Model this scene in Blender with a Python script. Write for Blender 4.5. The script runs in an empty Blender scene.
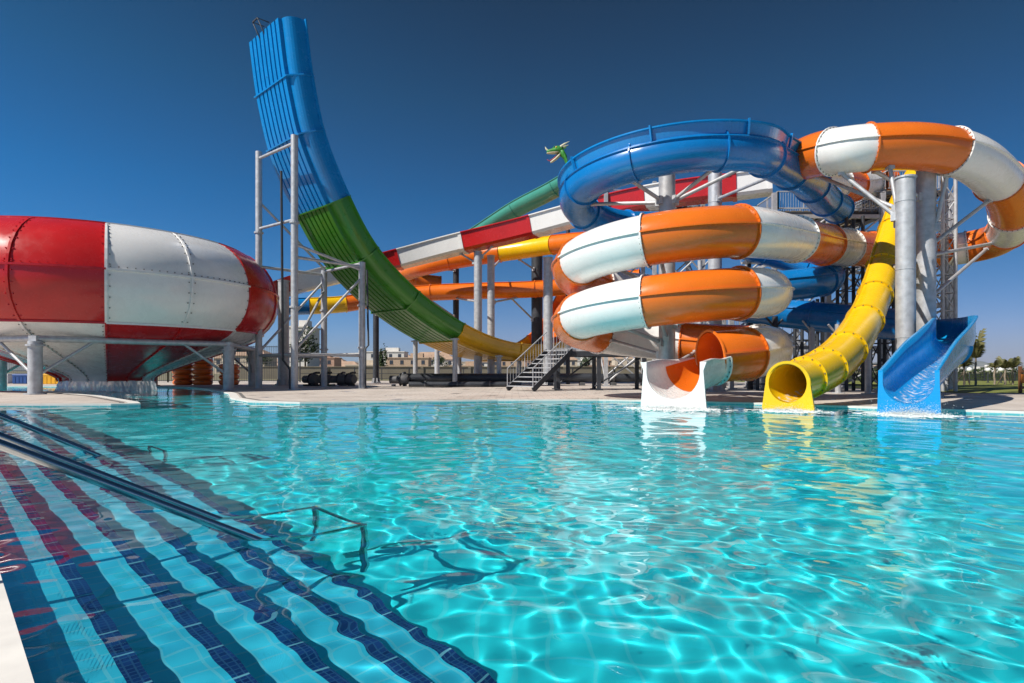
import bpy, bmesh, math, random
import numpy as np
from mathutils import Vector, Matrix, Quaternion
random.seed(11)
R = math.radians
scene = bpy.context.scene
col = scene.collection
F, H, HOR = 600.0, 1.1, 371.0           # focal length in pixels, eye height, horizon row

def P(px, py, Y):                        # a point Y metres ahead that is seen at pixel (px, py)
    return Vector(((px - 512.0) / F * Y, Y, H - (py - HOR) / F * Y))

# ------------------------------------------------------------------ camera, sky, sun
cam_d = bpy.data.cameras.new('camera')
cam = bpy.data.objects.new('camera', cam_d); col.objects.link(cam)
cam.location = (0, 0, H); cam.rotation_euler = (R(90), 0, 0)
cam_d.sensor_width = 36; cam_d.lens = F * 36 / 1024
cam_d.shift_y = (HOR - 341.5) / 1024
cam_d.clip_start = 0.05; cam_d.clip_end = 20000
scene.camera = cam

TO_SUN = Vector((-0.86, -0.52, 0.0)).normalized() * math.cos(R(45)) + Vector((0, 0, math.sin(R(45))))
sun_d = bpy.data.lights.new('sun', 'SUN'); sun = bpy.data.objects.new('sun', sun_d); col.objects.link(sun)
sun_d.energy = 5.0; sun_d.angle = R(0.5); sun_d.color = (1.0, 0.95, 0.87)
sun.location = TO_SUN * 60
sun.rotation_euler = TO_SUN.to_track_quat('Z', 'Y').to_euler()

world = bpy.data.worlds.new('World'); scene.world = world; world.use_nodes = True
nt = world.node_tree; nt.nodes.clear()
sky = nt.nodes.new('ShaderNodeTexSky'); sky.sky_type = 'NISHITA'; sky.sun_disc = False
sky.sun_elevation = R(45); sky.sun_rotation = math.atan2(TO_SUN.x, TO_SUN.y)
sky.air_density = 1.0; sky.dust_density = 0.2; sky.ozone_density = 3.0; sky.altitude = 0
hs = nt.nodes.new('ShaderNodeHueSaturation'); hs.inputs['Saturation'].default_value = 1.38
# a deep, polarised summer sky: the zenith falls off to navy
tcw = nt.nodes.new('ShaderNodeTexCoord'); sep = nt.nodes.new('ShaderNodeSeparateXYZ'); rmp = nt.nodes.new('ShaderNodeValToRGB')
els = rmp.color_ramp.elements
stops = [(0.0, (.62,.66,1.20)), (0.05, (.60,.67,1.16)), (.15, (.42,.68,.95)), (.27, (.34,.69,.84)), (.41, (.70,.62,.60)), (.53, (1.0,.48,.42)), (1.0, (1.0,.48,.44))]
while len(els) < len(stops): els.new(0.5)
for e_, (p_, c_) in zip(els, stops): e_.position = p_; e_.color = tuple(q / 1.4 for q in c_) + (1,)
mxw = nt.nodes.new('ShaderNodeMix'); mxw.data_type = 'RGBA'; mxw.blend_type = 'MULTIPLY'; mxw.inputs['Factor'].default_value = 1
bg = nt.nodes.new('ShaderNodeBackground'); bg.inputs['Strength'].default_value = 0.132
wo = nt.nodes.new('ShaderNodeOutputWorld')
nt.links.new(tcw.outputs['Generated'], sep.inputs[0]); nt.links.new(sep.outputs['Z'], rmp.inputs['Fac'])
nt.links.new(sky.outputs[0], hs.inputs['Color']); nt.links.new(hs.outputs[0], mxw.inputs[6]); nt.links.new(rmp.outputs['Color'], mxw.inputs[7])
rx = nt.nodes.new('ShaderNodeValToRGB'); mrx = nt.nodes.new('ShaderNodeMapRange'); mrx.inputs['From Min'].default_value = -1; mrx.inputs['From Max'].default_value = 1
nt.links.new(sep.outputs['X'], mrx.inputs['Value']); nt.links.new(mrx.outputs[0], rx.inputs['Fac'])   # the polarised band runs across the sky, brighter to the left
ex = rx.color_ramp.elements; ex.new(.5)
for e_, (p_, c_) in zip(ex, [(.12, (.60,.97,1.0)), (.5, (.66,.66,.66)), (.85, (.62,.60,.60))]): e_.position = p_; e_.color = c_ + (1,)
mx2 = nt.nodes.new('ShaderNodeMix'); mx2.data_type = 'RGBA'; mx2.blend_type = 'MULTIPLY'; mx2.inputs['Factor'].default_value = 1
nt.links.new(mxw.outputs[2], mx2.inputs[6]); nt.links.new(rx.outputs['Color'], mx2.inputs[7])
nt.links.new(mx2.outputs[2], bg.inputs['Color']); nt.links.new(bg.outputs[0], wo.inputs['Surface'])
vs = scene.view_settings
vs.view_transform = 'Standard'; vs.look = 'None'; vs.gamma = 1; vs.use_curve_mapping = False; vs.exposure = 0.26
scene.render.engine = 'CYCLES'
cy = scene.cycles
cy.max_bounces = 10; cy.transmission_bounces = 8; cy.transparent_max_bounces = 12
cy.diffuse_bounces = 3; cy.glossy_bounces = 4
cy.sample_clamp_indirect = 6.0
cy.use_denoising = True

# ------------------------------------------------------------------ materials
def new_mat(name):
    m = bpy.data.materials.new(name); m.use_nodes = True
    n = m.node_tree.nodes; b = n['Principled BSDF']
    return m, m.node_tree, b
def rgba(c): return (c[0], c[1], c[2], 1.0)
def make_mat(name, c, rough=0.5, metal=0.0, var=0.08, vscale=1.5, bump=0.0, bscale=30.0, coat=0.0, c2=None, spec=0.5, detail=5.0):
    """one base colour, uneven by a world-space noise (wear, fading, dirt)"""
    m, t, b = new_mat(name)
    tc = t.nodes.new('ShaderNodeTexCoord'); ns = t.nodes.new('ShaderNodeTexNoise')
    ns.inputs['Scale'].default_value = vscale; ns.inputs['Detail'].default_value = detail; ns.inputs['Roughness'].default_value = 0.6
    t.links.new(tc.outputs['Object'], ns.inputs['Vector'])
    rp = t.nodes.new('ShaderNodeValToRGB'); rp.color_ramp.elements[0].position = 0.3; rp.color_ramp.elements[1].position = 0.72
    d = c2 if c2 else tuple(x * (1 - var) for x in c)
    u = c if c2 else tuple(min(1, x * (1 + var)) for x in c)
    rp.color_ramp.elements[0].color = rgba(d); rp.color_ramp.elements[1].color = rgba(u)
    t.links.new(ns.outputs['Fac'], rp.inputs['Fac']); t.links.new(rp.outputs['Color'], b.inputs['Base Color'])
    n3 = t.nodes.new('ShaderNodeTexNoise'); n3.inputs['Scale'].default_value = vscale * 2.5; n3.inputs['Detail'].default_value = 5; n3.inputs['Roughness'].default_value = .7
    mr = t.nodes.new('ShaderNodeMapRange'); mr.inputs['From Min'].default_value = .3; mr.inputs['From Max'].default_value = .75; mr.inputs['To Min'].default_value = rough * .8; mr.inputs['To Max'].default_value = min(1, rough * 1.4)
    t.links.new(tc.outputs['Object'], n3.inputs['Vector']); t.links.new(n3.outputs['Fac'], mr.inputs['Value']); t.links.new(mr.outputs[0], b.inputs['Roughness'])
    b.inputs['Metallic'].default_value = metal
    b.inputs['Specular IOR Level'].default_value = spec
    b.inputs['Coat Weight'].default_value = coat; b.inputs['Coat Roughness'].default_value = 0.12
    if bump:
        n2 = t.nodes.new('ShaderNodeTexNoise'); n2.inputs['Scale'].default_value = bscale; n2.inputs['Detail'].default_value = 4
        t.links.new(tc.outputs['Object'], n2.inputs['Vector'])
        bp = t.nodes.new('ShaderNodeBump'); bp.inputs['Strength'].default_value = bump; bp.inputs['Distance'].default_value = 0.02
        t.links.new(n2.outputs['Fac'], bp.inputs['Height']); t.links.new(bp.outputs['Normal'], b.inputs['Normal'])
    return m
def tile_mat(name, c1, c2, grout, size, scatter=0.5, rough=0.25):
    """square mosaic tiles of two colours with grout lines, laid in the object's own coordinates"""
    m, t, b = new_mat(name)
    tc = t.nodes.new('ShaderNodeTexCoord')
    br = t.nodes.new('ShaderNodeTexBrick')
    br.offset = 0.0; br.squash = 1.0
    br.inputs['Color1'].default_value = rgba(c1); br.inputs['Color2'].default_value = rgba(c2); br.inputs['Mortar'].default_value = rgba(grout)
    br.inputs['Scale'].default_value = 1.0; br.inputs['Mortar Size'].default_value = size * 0.06
    br.inputs['Brick Width'].default_value = size; br.inputs['Row Height'].default_value = size
    br.inputs['Bias'].default_value = scatter - 0.5
    t.links.new(tc.outputs['Object'], br.inputs['Vector'])
    t.links.new(br.outputs['Color'], b.inputs['Base Color']); b.inputs['Roughness'].default_value = rough
    return m

# ------------------------------------------------------------------ mesh collector
class MB:
    def __init__(s): s.v = []; s.f = []; s.m = []; s.sm = []
    def add(s, vs, fs, mi=0, smooth=False):
        o = len(s.v); s.v += [tuple(v) for v in vs]
        for f in fs: s.f.append(tuple(i + o for i in f)); s.m.append(mi); s.sm.append(smooth)
    def box(s, c, size, rot=None, mi=0):
        x, y, z = [q / 2 for q in size]; c = Vector(c)
        vs = [Vector(p) for p in ((-x,-y,-z),(x,-y,-z),(x,y,-z),(-x,y,-z),(-x,-y,z),(x,-y,z),(x,y,z),(-x,y,z))]
        if rot is not None: vs = [rot @ v for v in vs]
        s.add([v + c for v in vs], [(0,3,2,1),(4,5,6,7),(0,1,5,4),(1,2,6,5),(2,3,7,6),(3,0,4,7)], mi)
    def beam(s, a, b, w, h=None, up=Vector((0,0,1)), mi=0):
        """a box from a to b"""
        a, b = Vector(a), Vector(b); t = (b - a); L = t.length
        if L < 1e-6: return
        t /= L
        if abs(t.dot(up)) > 0.98: up = Vector((1,0,0))
        x = t.cross(up).normalized(); y = x.cross(t)
        rot = Matrix((x, t, y)).transposed()
        s.box((a + b) / 2, (w, L, h or w), rot, mi)
    def tube(s, pts, r, n=10, caps=True, mi=0):
        pts = [Vector(p) for p in pts]; N = len(pts)
        rs = r if isinstance(r, (list, tuple)) else [r] * N
        t0 = (pts[1] - pts[0]).normalized()
        ref = Vector((0,0,1)) if abs(t0.z) < 0.9 else Vector((1,0,0))
        x = t0.cross(ref).normalized(); vs = []; fs = []
        for i, p in enumerate(pts):
            t = (pts[min(i+1,N-1)] - pts[max(i-1,0)]).normalized()
            x = (x - t * x.dot(t)).normalized(); y = t.cross(x)
            for k in range(n):
                a = 2 * math.pi * k / n; vs.append(p + (x * math.cos(a) + y * math.sin(a)) * rs[i])
        for i in range(N - 1):
            for k in range(n):
                k2 = (k + 1) % n
                fs.append((i*n+k, i*n+k2, (i+1)*n+k2, (i+1)*n+k))
        s.add(vs, fs, mi, True)
        if caps:
            s.add(vs[:n], [tuple(range(n))[::-1]], mi); s.add(vs[-n:], [tuple(range(n))], mi)
    def lathe(s, prof, c, n=24, mi=0, a0=0.0, a1=2*math.pi, smooth=True):
        c = Vector(c); full = abs(a1 - a0 - 2 * math.pi) < 1e-6; m = n if full else n + 1; vs = []; fs = []
        for k in range(m):
            a = a0 + (a1 - a0) * k / n
            for r, z in prof: vs.append(c + Vector((r * math.cos(a), r * math.sin(a), z)))
        q = len(prof)
        for k in range(n):
            k2 = (k + 1) % m
            for j in range(q - 1): fs.append((k*q+j, k2*q+j, k2*q+j+1, k*q+j+1))
        s.add(vs, fs, mi, smooth)
    def build(s, name, mats, parent=None, loc=None):
        me = bpy.data.meshes.new(name)
        vs = s.v
        if loc is not None: vs = [(v[0]-loc[0], v[1]-loc[1], v[2]-loc[2]) for v in vs]
        me.from_pydata(vs, [], s.f)
        me.polygons.foreach_set('material_index', s.m); me.polygons.foreach_set('use_smooth', s.sm)
        for mm in (mats if isinstance(mats, (list, tuple)) else [mats]): me.materials.append(mm)
        me.update()
        o = bpy.data.objects.new(name, me); col.objects.link(o)
        if loc is not None: o.location = loc
        if parent is not None: o.parent = parent
        return o
def tag(o, label=None, cat=None, group=None, kind=None):
    if label: o['label'] = label
    if cat: o['category'] = cat
    if group: o['group'] = group
    if kind: o['kind'] = kind
    return o
def thing(name, label, cat, group=None, loc=(0,0,0), rz=0.0):
    o = bpy.data.objects.new(name, None); col.objects.link(o); o.empty_display_size = 0.3
    o.location = loc; o.rotation_euler = (0, 0, rz)
    return tag(o, label, cat, group)
def put(mb, name, mats, root):
    """build a part whose vertices are given in world space under a thing standing at root.location"""
    o = mb.build(name, mats); p = root
    off = Vector((0,0,0))
    while p is not None: off += p.location; p = p.parent
    me = o.data; n = len(me.vertices); a = np.empty(n * 3, 'f'); me.vertices.foreach_get('co', a)
    a = a.reshape(-1, 3) - np.array(off, 'f'); me.vertices.foreach_set('co', a.ravel()); me.update()
    o.parent = root
    return o
def copy_tree(o, parent=None):
    c = o.copy(); col.objects.link(c); c.parent = parent
    for ch in list(o.children): copy_tree(ch, c)
    return c
# ------------------------------------------------------------------ pool, water, deck, ground
def sunk(px, py): Y = F * (H - 0.03) / (py - HOR); return ((px - 512) / F * Y, Y)
SN = Vector((0.72, 0.69, 0)).normalized()          # way the pool stairs go down
SD = Vector((-SN.y, SN.x, 0))                      # along the stairs
S0 = Vector((-1.6, 2.0, 0))                        # a point on the near-left pool edge
near_far = S0 + SD * 26; near_near = S0 - SD * 5
pool = [(near_near.x, near_near.y), (9.0, -3.2), (26.0, 6.0), (19.0, 10.8), (12.8, 15.0), (10.1, 17.1), (7.6, 19.3), (5.2, 20.7), (3.1, 21.3), (-0.5, 21.2), (-3.7, 20.3), (-6.9, 19.5),
        (-9.0, 20.4), (-10.6, 22.6), (-13.0, 27.5), (-17.2, 34.2), (-21.0, 38.6), (-27.0, 40.5), (-36.0, 40.8), (-52.0, 40.0), (-52.0, 31.8), (-35.0, 31.6), (-26.8, 31.2),
        (-22.6, 29.4), (-17.0, 24.8), (-12.4, 19.9), (-11.7, 18.9), (-12.4, 18.55), (-16.0, 18.4), (near_far.x, 18.2), (near_far.x - 0.8, 17.6)]
pool.pop()                                          # the last corner is where the stairs edge meets the island
pool[-1] = (S0.x + SD.x * 22.4, S0.y + SD.y * 22.4)
def in_poly(x, y, poly):
    c = False; j = len(poly) - 1
    for i in range(len(poly)):
        xi, yi = poly[i]; xj, yj = poly[j]
        if (yi > y) != (yj > y) and x < (xj - xi) * (y - yi) / (yj - yi) + xi: c = not c
        j = i
    return c
def offset_poly(poly, d):
    """shift a polygon outward by d (poly is counter-clockwise)"""
    n = len(poly); out = []
    for i in range(n):
        a, b, c = Vector(poly[i-1]), Vector(poly[i]), Vector(poly[(i+1) % n])
        e1 = (b - a).normalized(); e2 = (c - b).normalized()
        n1 = Vector((e1.y, -e1.x)); n2 = Vector((e2.y, -e2.x)); m = (n1 + n2)
        m = m.normalized() / max(0.45, m.normalized().dot(n1))
        out.append(tuple(b + m * d))
    return out
def area(p): return sum(p[i-1][0] * p[i][1] - p[i][0] * p[i-1][1] for i in range(len(p))) / 2
if area(pool) < 0: pool = pool[::-1]
def sheet(name, loops, z, mat):
    bm = bmesh.new(); edges = []
    for lp in loops:
        vs = [bm.verts.new((x, y, z)) for x, y in lp]
        edges += [bm.edges.new((vs[i-1], vs[i])) for i in range(len(vs))]
    bmesh.ops.triangle_fill(bm, use_beauty=True, edges=edges, normal=(0,0,1))
    for f in bm.faces:
        if f.normal.z < 0: f.normal_flip()
    me = bpy.data.meshes.new(name); bm.to_mesh(me); bm.free(); me.materials.append(mat)
    o = bpy.data.objects.new(name, me); col.objects.link(o); return o

DECK_Z = 0.08
def paving_mat():
    m, t, b = new_mat('pale_paving')
    tc = t.nodes.new('ShaderNodeTexCoord')
    br = t.nodes.new('ShaderNodeTexBrick'); br.offset = 0.5
    br.inputs['Color1'].default_value = (0.62, 0.55, 0.49, 1); br.inputs['Color2'].default_value = (0.55, 0.485, 0.43, 1); br.inputs['Mortar'].default_value = (0.30, 0.27, 0.24, 1)
    br.inputs['Scale'].default_value = 1.0; br.inputs['Brick Width'].default_value = 0.6; br.inputs['Row Height'].default_value = 0.6; br.inputs['Mortar Size'].default_value = 0.012
    ns = t.nodes.new('ShaderNodeTexNoise'); ns.inputs['Scale'].default_value = 0.35; ns.inputs['Detail'].default_value = 6
    mx = t.nodes.new('ShaderNodeMix'); mx.data_type = 'RGBA'; mx.blend_type = 'MULTIPLY'; mx.inputs['Factor'].default_value = 0.5
    rp = t.nodes.new('ShaderNodeValToRGB'); rp.color_ramp.elements[0].position = .35; rp.color_ramp.elements[0].color = (.62,.58,.54,1); rp.color_ramp.elements[1].position = .62
    t.links.new(tc.outputs['Object'], br.inputs['Vector']); t.links.new(tc.outputs['Object'], ns.inputs['Vector'])
    t.links.new(ns.outputs['Fac'], rp.inputs['Fac'])
    t.links.new(br.outputs['Color'], mx.inputs[6]); t.links.new(rp.outputs['Color'], mx.inputs[7])
    n2 = t.nodes.new('ShaderNodeTexNoise'); n2.inputs['Scale'].default_value = .9; n2.inputs['Detail'].default_value = 5; n2.inputs['Roughness'].default_value = .55   # puddles and wet footways
    r2 = t.nodes.new('ShaderNodeValToRGB'); r2.color_ramp.elements[0].position = .60; r2.color_ramp.elements[0].color = (1,1,1,1); r2.color_ramp.elements[1].position = .68; r2.color_ramp.elements[1].color = (.55,.52,.50,1)
    m2 = t.nodes.new('ShaderNodeMix'); m2.data_type = 'RGBA'; m2.blend_type = 'MULTIPLY'; m2.inputs['Factor'].default_value = 1
    r3 = t.nodes.new('ShaderNodeMapRange'); r3.inputs['From Min'].default_value = .60; r3.inputs['From Max'].default_value = .68; r3.inputs['To Min'].default_value = .7; r3.inputs['To Max'].default_value = .16
    t.links.new(tc.outputs['Object'], n2.inputs['Vector']); t.links.new(n2.outputs['Fac'], r2.inputs['Fac']); t.links.new(n2.outputs['Fac'], r3.inputs['Value'])
    t.links.new(mx.outputs[2], m2.inputs[6]); t.links.new(r2.outputs['Color'], m2.inputs[7]); t.links.new(m2.outputs[2], b.inputs['Base Color']); t.links.new(r3.outputs[0], b.inputs['Roughness'])
    return m
M_paving = paving_mat()
M_coping = make_mat('white_coping', (0.72, 0.69, 0.64), 0.55, var=0.1, vscale=3)
M_poolwall = tile_mat('turquoise_wall_tiles', (0.10, 0.40, 0.44), (0.13, 0.46, 0.50), (0.30, 0.50, 0.52), 0.25)
M_floor = tile_mat('turquoise_floor_tiles', (0.03, 0.64, 0.71), (0.04, 0.70, 0.77), (0.10, 0.68, 0.74), 0.25)
M_tread = tile_mat('pale_tread_tiles', (0.05, 0.46, 0.64), (0.07, 0.53, 0.71), (0.16, 0.52, 0.65), 0.12)
def mosaic_mat():
    m, t, b = new_mat('navy_mosaic'); tc = t.nodes.new('ShaderNodeTexCoord')
    br = t.nodes.new('ShaderNodeTexBrick'); br.offset = 0.0
    br.inputs['Color1'].default_value = (0.007,0.016,0.085,1); br.inputs['Color2'].default_value = (0.014,0.036,0.15,1); br.inputs['Mortar'].default_value = (0.03,0.07,0.17,1)
    br.inputs['Scale'].default_value = 1; br.inputs['Brick Width'].default_value = .033; br.inputs['Row Height'].default_value = .033; br.inputs['Mortar Size'].default_value = .0035
    b2 = t.nodes.new('ShaderNodeTexBrick'); b2.offset = 0.0
    for q in ('Color1','Color2'): b2.inputs[q].default_value = (0,0,0,1)
    b2.inputs['Mortar'].default_value = (1,1,1,1); b2.inputs['Scale'].default_value = 1; b2.inputs['Brick Width'].default_value = 50; b2.inputs['Row Height'].default_value = .3; b2.inputs['Mortar Size'].default_value = .008
    mx = t.nodes.new('ShaderNodeMix'); mx.data_type = 'RGBA'; mx.inputs[7].default_value = (.22,.36,.46,1)
    t.links.new(tc.outputs['Object'], br.inputs['Vector']); t.links.new(tc.outputs['Object'], b2.inputs['Vector'])
    t.links.new(b2.outputs['Color'], mx.inputs['Factor']); t.links.new(br.outputs['Color'], mx.inputs[6]); t.links.new(mx.outputs[2], b.inputs['Base Color'])
    b.inputs['Roughness'].default_value = .2; return m
M_navy = mosaic_mat()
M_ground = make_mat('dry_ground', (0.24, 0.20, 0.13), 0.95, var=0.3, vscale=0.03, c2=(0.13, 0.13, 0.06))
M_lawn = make_mat('lawn_grass', (0.13, 0.17, 0.025), 0.9, var=0.3, vscale=1.2, c2=(0.20, 0.19, 0.04), bump=0.6, bscale=25)

DX0, DX1, DY0, DY1 = -75.0, 70.0, -30.0, 62.0
deckrect = [(DX0, DY0), (DX1, DY0), (DX1, DY1), (DX0, DY1)]
cop = offset_poly(pool, 0.32)
tag(sheet('deck', [deckrect, cop], DECK_Z, M_paving), kind='structure')
big = [(-12000, -4000), (12000, -4000), (12000, 12000), (-12000, 12000)]
tag(sheet('ground', [big, deckrect], DECK_Z - 0.004, M_ground), kind='structure')
tag(sheet('lawn', [[(20.5, 27.5), (69, 24.0), (69, 61), (22, 61), (20.2, 45)]], DECK_Z + 0.004, M_lawn), kind='structure')
mb = MB(); n = len(pool)
for i in range(n):
    a, b, c, d = pool[i], pool[(i+1) % n], cop[(i+1) % n], cop[i]
    z = DECK_Z + 0.006
    mb.add([(a[0],a[1],z),(b[0],b[1],z),(c[0],c[1],z),(d[0],d[1],z)], [(0,3,2,1)])
    mb.add([(a[0],a[1],z),(b[0],b[1],z),(b[0],b[1],0.03),(a[0],a[1],0.03)], [(0,1,2,3)])
tag(mb.build('pool_coping', M_coping), kind='structure')
dr0, dr1 = offset_poly(pool, 0.40), offset_poly(pool, 0.54); mb = MB()
M_grate = make_mat('drain_grate', (.16,.15,.14), .6, var=.4, vscale=20)
for i in range(n):
    j = (i + 1) % n; z = DECK_Z + 0.005
    mb.add([(dr0[i][0],dr0[i][1],z),(dr0[j][0],dr0[j][1],z),(dr1[j][0],dr1[j][1],z),(dr1[i][0],dr1[i][1],z)], [(0,3,2,1)])
tag(mb.build('drain_channel', M_grate), kind='structure')
FLOOR_Z = -1.6
mb = MB()
for i in range(n):
    a, b = pool[i], pool[(i+1) % n]
    mb.add([(a[0],a[1],0.03),(b[0],b[1],0.03),(b[0],b[1],FLOOR_Z),(a[0],a[1],FLOOR_Z)], [(0,1,2,3)])
wall_o = tag(mb.build('pool_wall', M_poolwall), kind='structure')
floor_o = tag(sheet('pool_floor', [pool], FLOOR_Z, M_floor), kind='structure')

# stairs into the pool: treads with a navy mosaic band along every edge
ang = math.atan2(SN.y, SN.x)
TREAD, RISE, NST = 0.355, 0.2, 5
mb = MB(); q = 0.003
for k in range(NST):
    x0, x1 = q, (k + 1) * TREAD; zt = -0.14 - RISE * k
    xs, xe = k * TREAD, (k + 1) * TREAD; y0, y1 = -4.0, 21.0
    split = xe - 0.075
    if k == 0: xs = 0.004
    mb.add([(xs,y0,zt),(split,y0,zt),(split,y1,zt),(xs,y1,zt)], [(0,1,2,3)], 0)
    mb.add([(split,y0,zt),(xe,y0,zt),(xe,y1,zt),(split,y1,zt)], [(0,1,2,3)], 1)
    zb = zt - RISE if k < NST - 1 else FLOOR_Z
    mb.add([(xe,y0,zt),(xe,y1,zt),(xe,y1,zt-0.05),(xe,y0,zt-0.05)], [(0,3,2,1)], 1)
    mb.add([(xe,y0,zt-0.05),(xe,y1,zt-0.05),(xe,y1,zb),(xe,y0,zb)], [(0,3,2,1)], 0)
steps_o = mb.build('pool_stairs', [M_tread, M_navy])
steps_o.location = S0; steps_o.rotation_euler = (0, 0, ang)
tag(steps_o, kind='structure')

# water: a real rippled sheet, fine near the eye and coarser far off
def water_height(x, y):
    rng = np.random.RandomState(5); z = np.zeros_like(x)
    rr = np.sqrt(x*x + y*y)
    x = x + 0.10 * np.sin(1.3*y + 0.7*x) ; y = y + 0.10 * np.sin(1.1*x - 0.8*y)
    for i in range(80):
        lam = 0.17 * (1.9 / 0.17) ** rng.rand(); th = rng.rand() * 2 * math.pi; ph = rng.rand() * 6.283
        slope = WSLOPE * (lam / 0.5) ** -0.15
        fade = np.clip((lam * 60 - rr) / (lam * 30), 0, 1)
        z += slope * lam / 6.283 * np.sin(6.283 / lam * (x * math.cos(th) + y * math.sin(th)) + ph) * fade
    return z
WSLOPE = 0.0062
NA, NR = 960, 1250
angs = np.radians(np.linspace(-100, 100, NA)) ; rad = 0.25 * (62 / 0.25) ** np.linspace(0, 1, NR)
AA, RR = np.meshgrid(angs, rad); CX, CYY = 0.0, -1.6
wx = CX + RR * np.sin(AA); wy = CYY + RR * np.cos(AA); wz = water_height(wx, wy)
co = np.stack([wx, wy, wz], -1).reshape(-1, 3).astype('f')
ii = np.arange(NR - 1)[:, None] * NA + np.arange(NA - 1)[None, :]
quads = np.stack([ii, ii + NA, ii + NA + 1, ii + 1], -1).reshape(-1, 4)
me = bpy.data.meshes.new('pool_water')
me.vertices.add(len(co)); me.vertices.foreach_set('co', co.ravel())
me.loops.add(quads.size); me.loops.foreach_set('vertex_index', quads.ravel().astype('i'))
me.polygons.add(len(quads)); me.polygons.foreach_set('loop_start', np.arange(0, quads.size, 4, dtype='i'))
me.polygons.foreach_set('use_smooth', np.ones(len(quads), bool))
me.update(calc_edges=True)
if me.polygons[0].normal.z < 0: me.flip_normals()
M_water, t, b = new_mat('pool_water')
b.inputs['Base Color'].default_value = (0.55, 0.98, 0.99, 1); b.inputs['Roughness'].default_value = 0.0
b.inputs['IOR'].default_value = 1.33; b.inputs['Transmission Weight'].default_value = 1.0
me.materials.append(M_water)
water = bpy.data.objects.new('pool_water', me); col.objects.link(water); tag(water, kind='structure')
sun_d.cycles.is_caustics_light = True
water.cycles.is_caustics_caster = True
for o in (floor_o, steps_o, wall_o): o.cycles.is_caustics_receiver = True
# ------------------------------------------------------------------ paints and metals
M_orange = make_mat('orange_fibreglass', (0.72, 0.155, 0.012), 0.24, var=0.07, vscale=0.8, coat=0.2, bump=0.01, bscale=3)
M_white = make_mat('white_fibreglass', (0.80, 0.785, 0.76), 0.26, var=0.03, vscale=0.9, coat=0.3, bump=0.01, bscale=3)
M_red = make_mat('red_fibreglass', (0.50, 0.012, 0.012), 0.24, var=0.10, vscale=0.8, coat=0.2, bump=0.01, bscale=3)
M_blue = make_mat('blue_fibreglass', (0.004, 0.165, 0.46), 0.24, var=0.09, vscale=0.8, coat=0.2, bump=0.01, bscale=3)
M_sky = make_mat('bright_blue_fibreglass', (0.004, 0.21, 0.54), 0.24, var=0.08, vscale=0.8, coat=0.2, bump=0.01, bscale=3)
M_green = make_mat('green_fibreglass', (0.045, 0.21, 0.016), 0.3, var=0.10, vscale=0.8, coat=0.25, bump=0.01, bscale=3)
M_yellow = make_mat('yellow_fibreglass', (0.82, 0.50, 0.006), 0.24, var=0.07, vscale=0.8, coat=0.2, bump=0.01, bscale=3)
M_ochre = make_mat('ochre_fibreglass', (0.72, 0.40, 0.012), 0.3, var=0.10, vscale=0.8, coat=0.25, bump=0.01, bscale=3)
M_chute = make_mat('chute_blue_fibreglass', (0.006, 0.28, 0.64), 0.24, var=0.06, vscale=0.8, coat=0.2)
M_teal = make_mat('teal_green_fibreglass', (0.07, 0.36, 0.27), 0.3, var=0.1, vscale=0.8, coat=0.3)
M_steel = make_mat('galvanised_steel', (0.47, 0.475, 0.49), 0.45, metal=0.35, var=0.2, vscale=4, bump=0.05, bscale=12)
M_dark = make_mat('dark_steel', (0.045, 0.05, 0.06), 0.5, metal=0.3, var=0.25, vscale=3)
M_chrome = make_mat('polished_steel', (0.50, 0.50, 0.50), 0.2, metal=1.0, var=0.06, vscale=5)
M_bolt = make_mat('bolt_steel', (0.20, 0.19, 0.17), 0.5, metal=0.5)

# ------------------------------------------------------------------ paths and swept shells
def smooth_path(pts, ds=0.16):
    pts = [Vector(p) for p in pts]; e = [pts[0] * 2 - pts[1]] + pts + [pts[-1] * 2 - pts[-2]]; out = []
    for i in range(1, len(e) - 2):
        p0, p1, p2, p3 = e[i-1], e[i], e[i+1], e[i+2]
        t0 = 0.0; t1 = t0 + max(1e-3, (p1-p0).length) ** .5; t2 = t1 + max(1e-3, (p2-p1).length) ** .5; t3 = t2 + max(1e-3, (p3-p2).length) ** .5
        for k in range(24):
            t = t1 + (t2 - t1) * k / 24
            a1 = p0*((t1-t)/(t1-t0)) + p1*((t-t0)/(t1-t0)); a2 = p1*((t2-t)/(t2-t1)) + p2*((t-t1)/(t2-t1)); a3 = p2*((t3-t)/(t3-t2)) + p3*((t-t2)/(t3-t2))
            b1 = a1*((t2-t)/(t2-t0)) + a2*((t-t0)/(t2-t0)); b2 = a2*((t3-t)/(t3-t1)) + a3*((t-t1)/(t3-t1))
            out.append(b1*((t2-t)/(t2-t1)) + b2*((t-t1)/(t2-t1)))
    out.append(pts[-1])
    d = [0.0]
    for i in range(1, len(out)): d.append(d[-1] + (out[i] - out[i-1]).length)
    n = max(2, int(round(d[-1] / ds))); res = []; j = 0
    for k in range(n + 1):
        s = d[-1] * k / n
        while j < len(d) - 2 and d[j+1] < s: j += 1
        f = (s - d[j]) / max(1e-9, d[j+1] - d[j]); res.append(out[j].lerp(out[j+1], f))
    # even out the bends so that the shell reads as moulded curves
    for it in range(6):
        res = [res[0]] + [(res[i-1] + res[i] * 2 + res[i+1]) / 4 for i in range(1, len(res) - 1)] + [res[-1]]
    return res
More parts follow.
